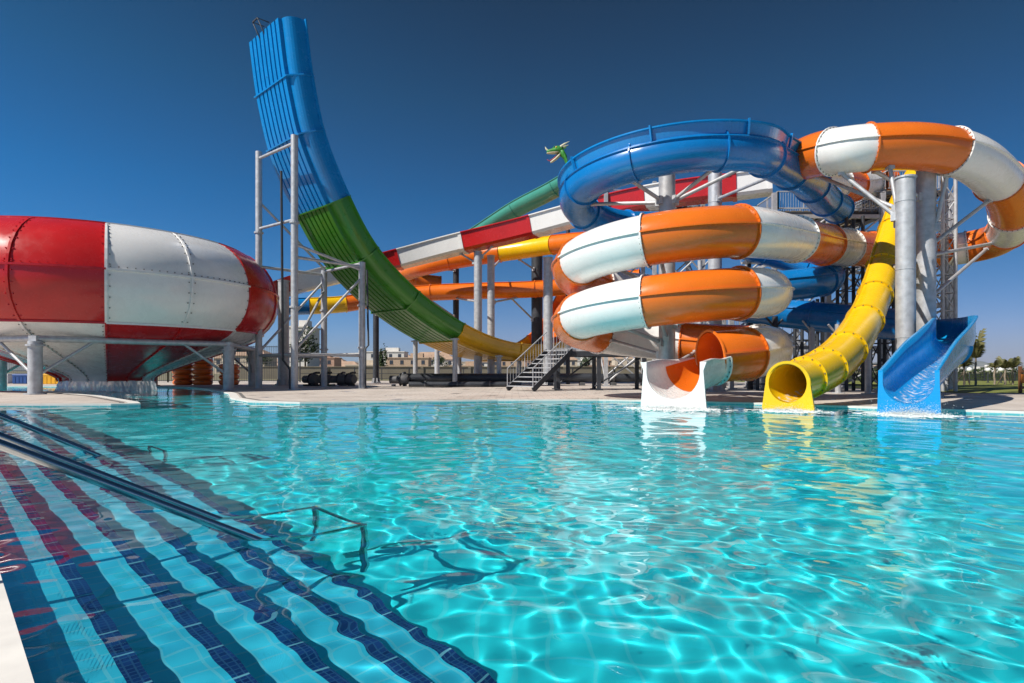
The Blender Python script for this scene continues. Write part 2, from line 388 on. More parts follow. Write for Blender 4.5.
class Path:
    def __init__(s, pts, ds=0.16, side=None):
        s.p = smooth_path(pts, ds); n = len(s.p); s.fr = []; s.s = [0.0]
        for i in range(1, n): s.s.append(s.s[-1] + (s.p[i] - s.p[i-1]).length)
        for i in range(n):
            t = (s.p[min(i+1, n-1)] - s.p[max(i-1, 0)]).normalized()
            sd = Vector(side) if side is not None else t.cross(Vector((0,0,1)))
            sd = (sd - t * sd.dot(t)).normalized(); s.fr.append((t, sd, sd.cross(t).normalized()))
        s.L = s.s[-1]
    def near(s, q, i0=0):
        q = Vector(q); return min(range(i0, len(s.p)), key=lambda i: (s.p[i] - q).length)
    def at(s, i, a, b):
        t, sd, u = s.fr[i]; return s.p[i] + sd * a + u * b
    def idx(s, d):
        return min(range(len(s.s)), key=lambda i: abs(s.s[i] - d))
def sweep(mb, path, i0, i1, prof, closed=True, caps=True, smooth=True, mi=0, flip=False):
    """prof: list of (side, up) offsets, or a function of the path index giving one"""
    vs = []; fs = []; m = None
    for i in range(i0, i1 + 1):
        pr = prof(i) if callable(prof) else prof; m = len(pr)
        for a, b in pr: vs.append(path.at(i, a, b))
    for i in range(i1 - i0):
        for k in range(m if closed else m - 1):
            k2 = (k + 1) % m; f = (i*m+k, i*m+k2, (i+1)*m+k2, (i+1)*m+k)
            fs.append(f[::-1] if not flip else f)
    mb.add(vs, fs, mi, smooth)
    if caps and closed:
        a = tuple(range(m)); mb.add(vs[:m], [a if not flip else a[::-1]], mi); mb.add(vs[-m:], [a[::-1] if not flip else a], mi)
def ring(r, n=32, a0=0.0): return [(r * math.cos(a0 + 2*math.pi*k/n), r * math.sin(a0 + 2*math.pi*k/n)) for k in range(n)]
def flange(mb, path, i, r, w=0.05, h=0.07, n=32, arc=None, mi=0, bolts=0, bmi=1):
    """a joint collar round the shell at path index i (arc: start and end angle for open channels)"""
    t, sd, u = path.fr[i]; c = path.p[i]; A0, A1 = arc if arc else (0, 2*math.pi); full = arc is None
    m = n if full else n + 1; vs = []; fs = []
    for k in range(m):
        a = A0 + (A1 - A0) * k / n; d = sd * math.cos(a) + u * math.sin(a)
        for rr, x in ((r - .005, -w/2), (r + h, -w/2), (r + h, w/2), (r - .005, w/2)): vs.append(c + d * rr + t * x)
    for k in range(n):
        k2 = (k + 1) % m
        for j in range(4): j2 = (j + 1) % 4; fs.append((k*4+j, k2*4+j, k2*4+j2, k*4+j2))
    if not full: fs += [(3,2,1,0), (n*4, n*4+1, n*4+2, n*4+3)]
    mb.add(vs, fs, mi, False)
    for k in range(bolts):
        a = A0 + (A1 - A0) * (k + .5) / bolts; d = sd * math.cos(a) + u * math.sin(a); e = t.cross(d)
        for sg in (-1, 1):
            mb.box(c + d * (r + .028) + t * sg * (w/2 + .012), (.03, .035, .024), Matrix((d, e, t)).transposed(), bmi)
def seam(mb, path, i0, i1, r, ang, w=0.05, h=0.07, mi=0):
    c, s_ = math.cos(ang), math.sin(ang)
    def q(rr, x): return (c * rr - s_ * x, s_ * rr + c * x)
    sweep(mb, path, i0, i1, [q(r - .01, -w/2), q(r + h, -w/2), q(r + h, w/2), q(r - .01, w/2)], smooth=False, mi=mi)
def closed_tube(root, path, r, cuts, mats, names, seams=(0.12, math.pi - 0.12), bolts=0, hollow_end=False, n=32):
    """moulded sections between path indices cuts[k]..cuts[k+1]; each one is a part"""
    for k in range(len(cuts) - 1):
        i0, i1 = cuts[k], cuts[k+1]
        if i1 <= i0: continue
        mb = MB()
        sweep(mb, path, i0, i1, ring(r, n), caps=False)
        last = k == len(cuts) - 2
        sweep(mb, path, i0, i1, ring(r - 0.03, n), caps=False, flip=True)
        for a in seams: seam(mb, path, i0, i1, r, a)
        so = put(mb, names[k % len(names)], [mats[k % len(mats)], M_bolt], root)
        mb = MB(); flange(mb, path, i0, r, bolts=bolts)
        put(mb, 'flange', [mats[k % len(mats)], M_bolt if mats[k % len(mats)] is M_white or mats[k % len(mats)] is M_yellow else mats[k % len(mats)]], so)
        if last: mb = MB(); flange(mb, path, i1, r); put(mb, 'flange', [mats[k % len(mats)], M_bolt], so)
def trough_prof(r, a, t=0.035, wall=0.0, n=22):
    """open channel: an arc from angle -a to pi+a (below centre) carried up by straight walls, with rolled rims"""
    o = []; A0, A1 = math.pi - a if False else math.pi + a, 2*math.pi - a
    outer = [(r * math.cos(A0 + (A1 - A0) * k / n), r * math.sin(A0 + (A1 - A0) * k / n)) for k in range(n + 1)]
    ri = r - t
    inner = [(ri * math.cos(A0 + (A1 - A0) * k / n), ri * math.sin(A0 + (A1 - A0) * k / n)) for k in range(n + 1)]
    x0, y0 = outer[0]; x1, y1 = outer[-1]
    if wall:
        outer = [(x0, y0 + wall)] + outer + [(x1, y1 + wall)]
        inner = [(inner[0][0], y0 + wall)] + inner + [(inner[-1][0], y1 + wall)]
    rim = 0.06
    L = [(outer[0][0] - rim, outer[0][1]), (outer[0][0] - rim, outer[0][1] - .045), (outer[0][0], outer[0][1] - .05)]
    Rr = [(outer[-1][0], outer[-1][1] - .05), (outer[-1][0] + rim, outer[-1][1] - .045), (outer[-1][0] + rim, outer[-1][1])]
    return L + outer[1:-1] + Rr + inner[::-1]

# ------------------------------------------------------------------ the big orange and white coil
CC = Vector((5.94, 23.0, 0)); CR, CT = 3.55, 0.84
def coil_pt(adeg):
    a = math.radians(adeg); return Vector((CC.x + CR * math.sin(a), CC.y - CR * math.cos(a), 5.55 + 2.03 * adeg / 360.0))
def far_(q, f):                          # the same sight line, f times further off
    c = Vector((0, 0, H)); return c + (q - c) * f
lead = [P(884,181,33.0), P(868,184,32.3), P(850,186,31), P(829,182,29), P(806,175,27.2), P(798,168,25.2), P(803,160,23.0), P(820,154,21.8), P(845,150,20.9), P(880,147,20.7), P(925,147,20.8), P(968,157,21.4), P(998,180,22.8), P(1012,208,25), P(1008,231,27.4), P(988,243,29.2), P(958,249,30.1), P(918,251,30.2), P(872,250,29), P(832,246,26.3), P(799,240,23.2)]
lead = [far_(q, 1.07 - .07 * max(0, (k - 16) / 4)) for k, q in enumerate(lead)]
coil_a = [46 - 15 * k for k in range(0, 51)] + [-712]       # down to -712 degrees
pth = Path(lead + [coil_pt(a) for a in coil_a])
cutq = [P(868,184,32.3), P(853,186,31.2), P(833,184.5,29.7), P(818,177,27.6), P(834,151.5,21.3), P(868,147,20.8), P(950,152,21), P(998,179,22.9), P(1013,212,25.4), P(1004,232,27.6), P(966,248,30), P(936,250,30.2), P(906,251,30.1), P(861,249,28.4), P(838,246.6,26.7), P(820,244,25.2), P(790,238.5,22.5)]
cuts = [0]
for k, q in enumerate(cutq): cuts.append(pth.near(far_(q, 1.07 - .07 * max(0, (k - 13) / 4)), cuts[-1]))
for a in [q_ - 360*k for k in range(2) for q_ in (25, -25, -74, -140, -205, -270)] + [-688]: cuts.append(pth.near(coil_pt(a), cuts[-1]))
cuts.append(len(pth.p) - 1)
coil = thing('tube_slide', 'orange and white banded tube slide coiling in stacked loops down to a white lip', 'water slide', loc=(CC.x, CC.y, DECK_Z))
closed_tube(coil, pth, CT, cuts, [M_orange, M_white], ['orange_section', 'white_section'], bolts=30, n=36)

def exit_lip(root, path, i, r, wb, wt, zb, hop, mat, closed=False, name='exit_lip', rim=0.10, flare=1.25):
    """upright end plate under and beside the mouth, standing in the water"""
    t, sd, u = path.fr[i]; c = path.p[i]; f = Vector((t.x, t.y, 0)).normalized(); s_ = f.cross(Vector((0,0,1))).normalized()
    n = 28; vs = []; fs = []; inner = []; outer = []
    A0, A1 = (-math.pi/2, 3*math.pi/2) if closed else (math.pi * 0.98, 2.02 * math.pi)
    for k in range(n + 1):
        a = A0 + (A1 - A0) * k / n; x, z = r * math.cos(a), r * math.sin(a)
        inner.append((x, z))
        drop = c.z - zb
        if closed and z > -0.1: outer.append(((r + rim) * math.cos(a), (r + rim) * math.sin(a)))
        else:
            # the lower half spreads to a straight foot in the water
            g = (x / r); zz = -drop
            q = abs(g)
            if q > 0.86: fr = (1 - q) / 0.14; zz = (z * (1 - fr) + (-drop) * fr) if not closed else (z*(1-fr) - drop*fr)
            sx = (r + rim) + (wb / 2 - r - rim) * min(1, max(0, (-zz) / drop))
            outer.append((g / max(0.86, q) * (sx if q >= .86 else sx * q / .86) if q else 0, zz))
    if not closed:
        inner = [(inner[0][0], hop)] + inner + [(inner[-1][0], hop)]
        outer = [(-(wt/2), hop)] + outer + [(wt/2, hop)]
    m = len(inner)
    for dpt in (-0.02, 0.05):
        for (x, z) in inner: vs.append(c + s_ * x + Vector((0,0,z)) + f * dpt)
        for (x, z) in outer: vs.append(c + s_ * x + Vector((0,0,z)) + f * (dpt))
    o2 = 2 * m
    for k in range(m - 1):
        fs.append((o2 + k, o2 + k + 1, o2 + m + k + 1, o2 + m + k)); fs.append((k + 1, k, m + k, m + k + 1))
        fs.append((m + k, o2 + m + k, o2 + m + k + 1, m + k + 1)); fs.append((k, k + 1, o2 + k + 1, o2 + k))
    if not closed:
        for k in (0, m - 1): fs.append((k, m + k, o2 + m + k, o2 + k) if k else (k, o2 + k, o2 + m + k, m + k))
    mb = MB(); mb.add(vs, fs, 0, False); return put(mb, name, mat, root)

# last stretch: an open channel that turns out of the coil to the water
e0 = coil_pt(-712)
out_pts = [coil_pt(-696), e0, P(700,363,19.25), P(691,366,18.8), P(681,369,18.25), P(673,371.5,17.7)]
po = Path(out_pts); j0 = po.near(e0); j1 = len(po.p) - 1; jm = j0 + int((j1 - j0) * 0.55)
mb = MB(); sweep(mb, po, j0, j1, lambda i: trough_prof(CT, 0.0, wall=0.04 + 0.24 * min(1, (i - j0) / max(1, (j1 - j0) * .6)))); flange(mb, po, j0, CT, arc=(math.pi, 2*math.pi), bolts=14)
put(mb, 'white_channel', [M_white, M_bolt], coil)
mb = MB(); sweep(mb, po, j0, jm, [((CT - .041) * math.cos(a), (CT - .041) * math.sin(a)) for a in [math.pi * (1 + k / 20) for k in range(21)]], closed=False)
put(mb, 'orange_lining', M_orange, coil)
exit_lip(coil, po, j1, CT - .03, 2.0, 2.0, -0.12, 0.28, M_white)

# ------------------------------------------------------------------ yellow tube
yp = [P(926,160,31.0), P(921,172,29.8), P(908,194,28.6), P(896,222,27.2), P(884,262,25.0), P(876,292,23.2), P(866,318,21.4), P(852,342,19.8), P(836,360,18.6), P(818,372,17.7), P(802,379,17.15), P(788,383.5,16.6)]
py_ = Path(yp, 0.12)
yel = thing('tube_slide', 'narrow yellow tube slide snaking down steeply to a round mouth at the pool', 'water slide', loc=(yp[-1].x, yp[-1].y, 0))
yc = [0] + [py_.near(P(*q)) for q in ((908,194,28.6), (893,230,26.8), (882,268,24.7), (875,296,23), (864,321,21.2), (846,350,19.3), (826,367,18.1), (805,378,17.25))] + [len(py_.p) - 1]
closed_tube(yel, py_, 0.56, yc, [M_yellow], ['tube_section'], seams=(0.9, math.pi + 0.9), bolts=14, n=30)
exit_lip(yel, py_, len(py_.p) - 1, 0.53, 1.5, 1.2, -0.12, 0, M_yellow, closed=True, rim=0.09)
mb = MB(); k0, k1 = py_.near(P(880,275,24.3)), py_.near(P(862,326,20.9))
mb.beam(py_.at(py_.idx(4.6), .62, -.35), py_.at(k1, .62, -.35), .1)
put(mb, 'stiffener', M_yellow, yel)

# ------------------------------------------------------------------ blue slide: top ring, spiral, long tube, open exit
BC = P(676, 137, 24.6); BCx, BCy = 6.45, 24.7
bp = [P(838,209,31), P(822,198,28.5), P(808,182,26.2)]
for a, py in ((62, 160), (40, 145), (15, 138.5), (-10, 139), (-35, 144), (-60, 155), (-85, 172), (-110, 190), (-135, 204), (-160, 213)):
    X = BCx + 3.8 * math.sin(R(a)); Y = BCy - 3.8 * math.cos(R(a)); bp.append(Vector((X, Y, 8.85 - (15 - min(15, a)) / 175 * 0.9 if a < 15 else 8.85 + 0.35 * (a - 15) / 50)))
bp += [P(700,228,30.6), P(745,246,31.4), P(790,258,31.2), P(822,269,30), P(829,277,28.6), P(815,282,27.6), P(775,287,27.4), P(735,293,27.6), P(712,299,28.8), P(720,304,30), P(750,309,30.2), P(800,315,29.2), P(850,320,27.9), P(890,324,26.8), P(921,326,25.7)]
bend = len(bp) - 1
pb = Path(bp, 0.17)
blu = thing('tube_slide', 'blue slide with a high ring above the orange coil and an open chute', 'water slide', loc=(BCx, BCy, DECK_Z))
bcuts = [0]; d = 2.5
while d < pb.L - 1.5: bcuts.append(pb.idx(d)); d += 2.9
bcuts.append(len(pb.p) - 1)
closed_tube(blu, pb, 0.70, bcuts, [M_blue], ['tube_section'], seams=(0.35, math.pi - 0.35), bolts=0, n=32)
# raised splash wall standing on the outer side of the top ring
i0, i1 = pb.near(bp[2]), pb.near(bp[11])
mb = MB()
def wall_prof(i):
    f = max(0.02, min(1, (i - i0) / 14, (i1 - i) / 14)); h = 0.30 * f
    return [(RS*.52, .34), (RS*.60, .36), (RS*.70, .40 + h), (RS*.78, .42 + h), (RS*.78, .47 + h), (RS*.65, .47 + h), (RS*.55, .42), (RS*.50, .40)]
RS = 1 if pb.fr[pb.near(bp[7])][1].y < 0 else -1
sweep(mb, pb, i0, i1, wall_prof, smooth=False, flip=RS < 0)
for i in range(i0 + 8, i1 - 6, 17): mb.beam(pb.at(i, RS*.68, .30), pb.at(i, RS*.80, .82), .06, .10)
put(mb, 'rim_wall', M_sky, blu)
xp = [bp[-2], bp[-1], P(943,328.5,24.2), P(954,332,22.2), P(953,339.5,20.3), P(944,350,18.6), P(930,361,17.1), P(917,374,15.9), P(908.5,382,15.2)]
px_ = Path(xp, 0.12); k0 = px_.near(bp[-1])
mb = MB(); sweep(mb, px_, k0 - 3, len(px_.p) - 1, lambda i: trough_prof(0.59, 0.0, wall=0.30 + 0.38 * max(0, math.sin(math.pi * min(1, max(0, (px_.L * 1.0 - px_.s[i]) / (px_.L * .9)))))))
for d in (px_.L * .62,): flange(mb, px_, px_.idx(d), 0.59, arc=(math.pi, 2*math.pi), bolts=0)
put(mb, 'exit_channel', M_chute, blu)
exit_lip(blu, px_, len(px_.p) - 1, 0.56, 1.38, 1.32, -0.12, 0.30, M_chute)

# ------------------------------------------------------------------ red and white flume to the bowl
rp_ = [P(772,181,36.2), P(735,186,37), P(690,191,38), P(640,199,39.5), P(580,213,41.5), P(520,229,43.5), P(460,243,45), P(420,253,45.6), P(380,263,45.6), P(340,272,45), P(300,282,44), P(270,291,43), P(245,299,41.7)]
pr = Path(rp_, 0.25)
rw = thing('flume', 'long red and white banded flume running down behind the half pipe to the red bowl', 'water slide', loc=(rp_[-1].x, rp_[-1].y, DECK_Z))
rc = [0] + [pr.near(P(*q)) for q in ((736,186,37), (676,193,38.3), (648,198,39.2), (600,208,40.8), (536,225,43), (466,242,44.9), (400,258,45.6), (352,269,45.2), (290,285,43.6), (262,294,42.6))] + [len(pr.p) - 1]
cols = [M_white, M_red, M_white, M_red, M_white, M_red, M_white, M_red, M_white, M_red, M_white]
for k in range(len(rc) - 1):
    mb = MB(); pf = [(-.98,.55),(-.98,.48),(-.86,.46),(-.74,-.62),(-.55,-.78),(.55,-.78),(.74,-.62),(.86,.46),(.98,.48),(.98,.55),(.80,.55),(.68,-.58),(.52,-.70),(-.52,-.70),(-.68,-.58),(-.80,.55)]
    sweep(mb, pr, rc[k], rc[k+1], pf, smooth=False)
    w = 0.06; t_, sd, u = pr.fr[rc[k]]
    sweep(mb, pr, max(0, rc[k]), min(len(pr.p)-1, rc[k] + 1) if rc[k] + 1 <= rc[k+1] else rc[k], [(a * 1.07, b * 1.07 + .002) for a, b in pf[2:8]] + [(a * 1.003, b * 1.003) for a, b in pf[2:8]][::-1], smooth=False)
    put(mb, 'red_section' if cols[k] is M_red else 'white_section', [cols[k], M_bolt], rw)

# ------------------------------------------------------------------ two orange tubes further back, and the teal flume
def plain_tube(label, pts, r, cutpts, mats, names, seams=(1.0, math.pi - 1.0)):
    pa = Path([P(*q) for q in pts], 0.25); t = thing('tube_slide', label, 'water slide', loc=(pa.p[-1].x, pa.p[-1].y, DECK_Z))
    c = [0] + [pa.near(P(*q)) for q in cutpts] + [len(pa.p) - 1]
    closed_tube(t, pa, r, c, mats, names, seams=seams, n=24); return t, pa
obt, opa = plain_tube('upper orange and yellow tube slide bending away behind the red and white flume', [(640,238,41.5), (600,241,43.5), (560,244,46), (520,250,48), (480,256,49), (445,262,49.5), (420,268,50.5), (404,274,53), (410,280,56), (440,284,57)], 0.72,
    [(555,244.6,46.4), (500,253,48.5), (450,261,49.5)], [M_orange, M_yellow, M_orange, M_orange], ['orange_section', 'yellow_section', 'orange_section', 'orange_section'])
obl, opl = plain_tube('lower orange tube slide running level below the red and white flume, its far end blue', [(640,278,46), (600,283,47), (540,289,48), (480,291,48.5), (430,293,49), (380,298,49), (345,304,48), (310,306,47), (275,307,46.5), (240,309,46.5)], 0.66,
    [(535,289,48), (430,293,49), (345,304,48), (308,306,47), (272,307,46.5)], [M_orange, M_orange, M_orange, M_yellow, M_blue, M_red], ['orange_section', 'orange_section', 'orange_section', 'yellow_section', 'blue_section', 'red_section'])
tp = Path([P(600,166,46), P(575,175,47.5), P(548,190,49), P(515,207,51), P(475,233,53), P(440,256,55), P(412,272,57)], 0.3)
tl = thing('flume', 'teal green flume climbing past the dragon head behind the blue ring', 'water slide', loc=(tp.p[-1].x, tp.p[-1].y, DECK_Z))
c = [0] + [tp.idx(tp.L * q) for q in (.2, .4, .6, .8)] + [len(tp.p) - 1]
for k in range(len(c) - 1):
    mb = MB(); sweep(mb, tp, c[k], c[k+1], trough_prof(0.92, 0.0, wall=0.12)); flange(mb, tp, c[k], .92, arc=(math.pi, 2*math.pi)); put(mb, 'flume_section', [M_teal, M_bolt], tl)
# ------------------------------------------------------------------ half pipe
HT = 47.0; HE = Vector((math.cos(R(HT)), math.sin(R(HT)), 0)); HN = Vector((-math.sin(R(HT)), math.cos(R(HT)), 0))
H0 = Vector((-11.6, 32.0, 0)); HW = 4.8
def hp(t, z): return H0 + HE * t + HN * (HW / 2) + Vector((0,0,z))
def hp_px(px, py):
    """where the near lower corner of the half pipe, seen at this pixel, lies in the plane of its near side"""
    k = (px - 512) / F; t = (k * H0.y - H0.x) / (HE.x - k * HE.y); return (t, H - (py - HOR) / F * (H0.y + HE.y * t))
hz = [hp_px(287,14), hp_px(290,40), hp_px(293.5,68), hp_px(300,102), hp_px(307,133), hp_px(332,196), hp_px(364,255), hp_px(409,303), hp_px(460,338), hp_px(500,354), hp_px(535,358)]
tb_ = hz[-1][0]; hz += [(tb_ + 3.4, 2.5), (tb_ + 7, 4.6), (tb_ + 9.8, 7.9), (tb_ + 11.4, 11.0)]
ph = Path([hp(*q) for q in hz], 0.3, side=-HN)
half = thing('half_pipe_slide', 'towering blue, green and ochre half pipe slide sweeping up into the sky', 'water slide', loc=tuple(hp(tb_, 0) + Vector((0,0,DECK_Z))))
def hp_prof():
    w = HW / 2; o = []; rr = .55; wall = 1.05
    # outer face: rim, near wall, rounded corner, ribbed floor, rounded corner, far wall, rim
    o += [(-w - .14, wall), (-w - .14, wall - .07), (-w, wall - .09), (-w, rr)]
    for k in range(1, 7): a = math.pi + math.pi / 2 * k / 6; o.append((-w + rr + rr * math.cos(a), rr + rr * math.sin(a)))
    nb = 8; L = 2 * (w - rr)
    for k in range(nb):
        x = -w + rr + L * (k + .5) / nb
        g = L / nb / 2; o += [(x - g + .055, 0), (x - g + .07, -.20), (x + g - .07, -.20), (x + g - .055, 0)]
    for k in range(0, 7): a = 1.5 * math.pi + math.pi / 2 * k / 6; o.append((w - rr + rr * math.cos(a), rr + rr * math.sin(a)))
    o += [(w, wall - .09), (w + .14, wall - .07), (w + .14, wall)]
    i = [(w - .06, wall), (w - .06, rr)]
    for k in range(1, 6): a = -math.pi / 2 * k / 6; i.append((w - rr + (rr - .06) * math.cos(a), rr + (rr - .06) * math.sin(a)))
    i.append((0, .06))
    for k in range(1, 6): a = 1.5 * math.pi - math.pi / 2 * k / 6; i.append((-w + rr + (rr - .06) * math.cos(a), rr + (rr - .06) * math.sin(a)))
    i += [(-w + .06, rr), (-w + .06, wall)]
    return o + i
hpr = hp_prof()
hcz = [hp_px(294,70), hp_px(307,133), hp_px(334,200), hp_px(366,257), hp_px(411,304), hp_px(462,339), hp_px(520,357), (tb_ + 5, 3.4)]
hc = [0] + [ph.near(hp(*q)) for q in hcz] + [len(ph.p) - 1]
hm = [(M_sky,'blue_section'),(M_sky,'blue_section'),(M_sky,'blue_section'),(M_green,'green_section'),(M_green,'green_section'),(M_green,'green_section'),(M_ochre,'ochre_section'),(M_ochre,'ochre_section'),(M_orange,'orange_section')]
w = HW / 2
fl = [(-w - .1, 1.12), (-w - .1, .5), (-w + .45, -.27), (w - .45, -.27), (w + .1, .5), (w + .1, 1.12), (w + .01, 1.12), (w + .01, .55), (w - .5, -.02), (-w + .5, -.02), (-w - .01, .55), (-w - .01, 1.12)]
for k in range(len(hc) - 1):
    mb = MB(); sweep(mb, ph, hc[k], hc[k+1], hpr, smooth=False)
    i = hc[k]; fb = None
    if k:
        fb = MB()
        t, sd, u = ph.fr[i]; vs = []
        for x in (-.04, .04): vs += [ph.at(i, a, b) + t * x for a, b in fl]
        m = len(fl); fs = [(q, (q+1) % m, m + (q+1) % m, m + q) for q in range(m)]
        fs += [(q, m - 1 - q, m - 2 - q, q + 1) for q in range(5)] + [(m + q + 1, 2*m - 2 - q, 2*m - 1 - q, m + q) for q in range(5)]
        fb.add(vs, fs)
    so = put(mb, hm[k][1], hm[k][0], half)
    if fb is not None: put(fb, 'flange', hm[k][0], so)
mb = MB()                                            # small ladder hoop and stop plate at the top end
for sx in (-.5, .1): mb.tube([ph.at(1, sx, -.15), ph.at(0, sx, -.55) + Vector((0,0,.55)), ph.at(0, sx, .1) + Vector((0,0,.5))], .035, 8)
mb.beam(ph.at(0, -.5, -.55) + Vector((0,0,.55)), ph.at(0, .1, -.55) + Vector((0,0,.55)), .07)
mb.beam(ph.at(8, -.2, -.18), ph.at(60, -.2, -.18), .08)
put(mb, 'service_rail', M_dark, half)
mb = MB()
for k in range(9):
    a = math.pi * k / 8
vs = [ph.at(0, 1.6 * math.cos(math.pi * k / 10) + .2, 0.6) + Vector((0,0,.42 * math.sin(math.pi * k / 10))) for k in range(11)]
vb = [v + HE * .10 for v in vs]; m = len(vs)
mb.add(vs + vb, [tuple(range(m))[::-1], tuple(range(m, 2*m))] + [(q, q+1, m+q+1, m+q) for q in range(m-1)])
put(mb, 'end_plate', M_sky, half)

# steel frame that carries the tall end
fr = thing('scaffold_tower', 'tall four post galvanised scaffold bracing the steep end of the half pipe', 'scaffold', loc=tuple(H0 + HE * 2 + HN * 2.2 + Vector((0,0,DECK_Z))))
def on_near(t, n_): return H0 + HE * t + HN * n_
t2_ = hp_px(363, 300)[0]; posts = [(0.05, 0.1, 13.7), (0.05, 4.4, 13.9), (t2_, 0.1, hp_px(363,262)[1]), (t2_, 4.4, hp_px(363,262)[1])]
for t, n_, zt in posts:
    b_ = on_near(t, n_); mb = MB(); mb.tube([b_ + Vector((0,0,DECK_Z)), b_ + Vector((0,0,zt))], .19, 14)
    mb.lathe([(0,0.03),(.34,0.03),(.34,0),(0,0)], b_ + Vector((0,0,DECK_Z)), 12, smooth=False)
    for zz in (zt * .33, zt * .66): mb.lathe([(.19,-.05),(.26,-.05),(.26,.05),(.19,.05)], b_ + Vector((0,0,zz)), 14, smooth=False)
    put(mb, 'post', M_steel, fr)
def bar(a, b_, r_=.08, nm='brace', root=None, mat=None):
    mb = MB(); mb.tube([a, b_], r_, 8); return put(mb, nm, mat or M_steel, root)
def Z(v, z): return v + Vector((0,0,z))
a1, a2, a3, a4 = [on_near(t, n_) for t, n_, z in posts]
for p_, q_, z1, z2 in ((a1,a2,13.3,13.5), (a1,a2,9.2,9.4), (a1,a3,2.0,2.0), (a2,a4,2.0,2.0), (a3,a4,2.1,2.1), (a1,a2,2.0,2.0), (a3,a4,7.4,7.4), (a1,a3,7.2,7.2), (a2,a4,7.2,7.2), (a1,a3,7.9,7.0)): bar(Z(p_, z1), Z(q_, z2), .085, 'crossbar', fr)
for p_, q_, z1, z2 in ((a1,a3,2.2,6.6), (a2,a4,2.2,6.8), (a1,a4,2.4,6.2), (a2,a4,11.0,7.6)): bar(Z(p_, z1), Z(q_, z2), .075, 'brace', fr)
mb = MB(); b_ = on_near(t2_, -.25); mb.tube([Z(b_, .1), Z(b_, 2.4), Z(b_, 2.6) + HE * .2, Z(b_, 7.0) + HE * .1], .06, 8); put(mb, 'drain_pipe', M_dark, fr)
mb = MB(); b_ = on_near(.35, 1.2); mb.tube([Z(b_, .1), Z(b_, 1.2), Z(b_, 1.7) - HE * .4, Z(b_, 12.0) - HE * .5], .07, 8); put(mb, 'drain_pipe', M_dark, fr)
# short posts under the low part
for k, (t, n_) in enumerate([(t_, n_) for t_ in (hp_px(456,340)[0], hp_px(500,354)[0], tb_ + 3) for n_ in (.1, 4.4)]):
    b_ = on_near(t, n_); zt = ph.p[ph.near(hp(t, 3))].z - .1
    o = MB(); o.tube([Z(b_, DECK_Z), Z(b_, zt)], .17, 12); o.lathe([(0,0.04),(.32,0.04),(.32,0),(0,0)], Z(b_, DECK_Z), 12, smooth=False)
    o.box(Z(b_, zt - .08), (.55, .55, .08))
    nm = ['near post where the green section meets the ochre one', 'far post where the green section meets the ochre one', 'near post under the lowest part of the ochre half pipe', 'far post under the lowest part of the ochre half pipe', 'near post under the rising right end of the half pipe', 'far post under the rising right end of the half pipe'][k]
    oo = o.build('support_post', M_steel, loc=tuple(Z(b_, DECK_Z))); tag(oo, 'short grey steel ' + nm, 'post', 'short posts under the half pipe')

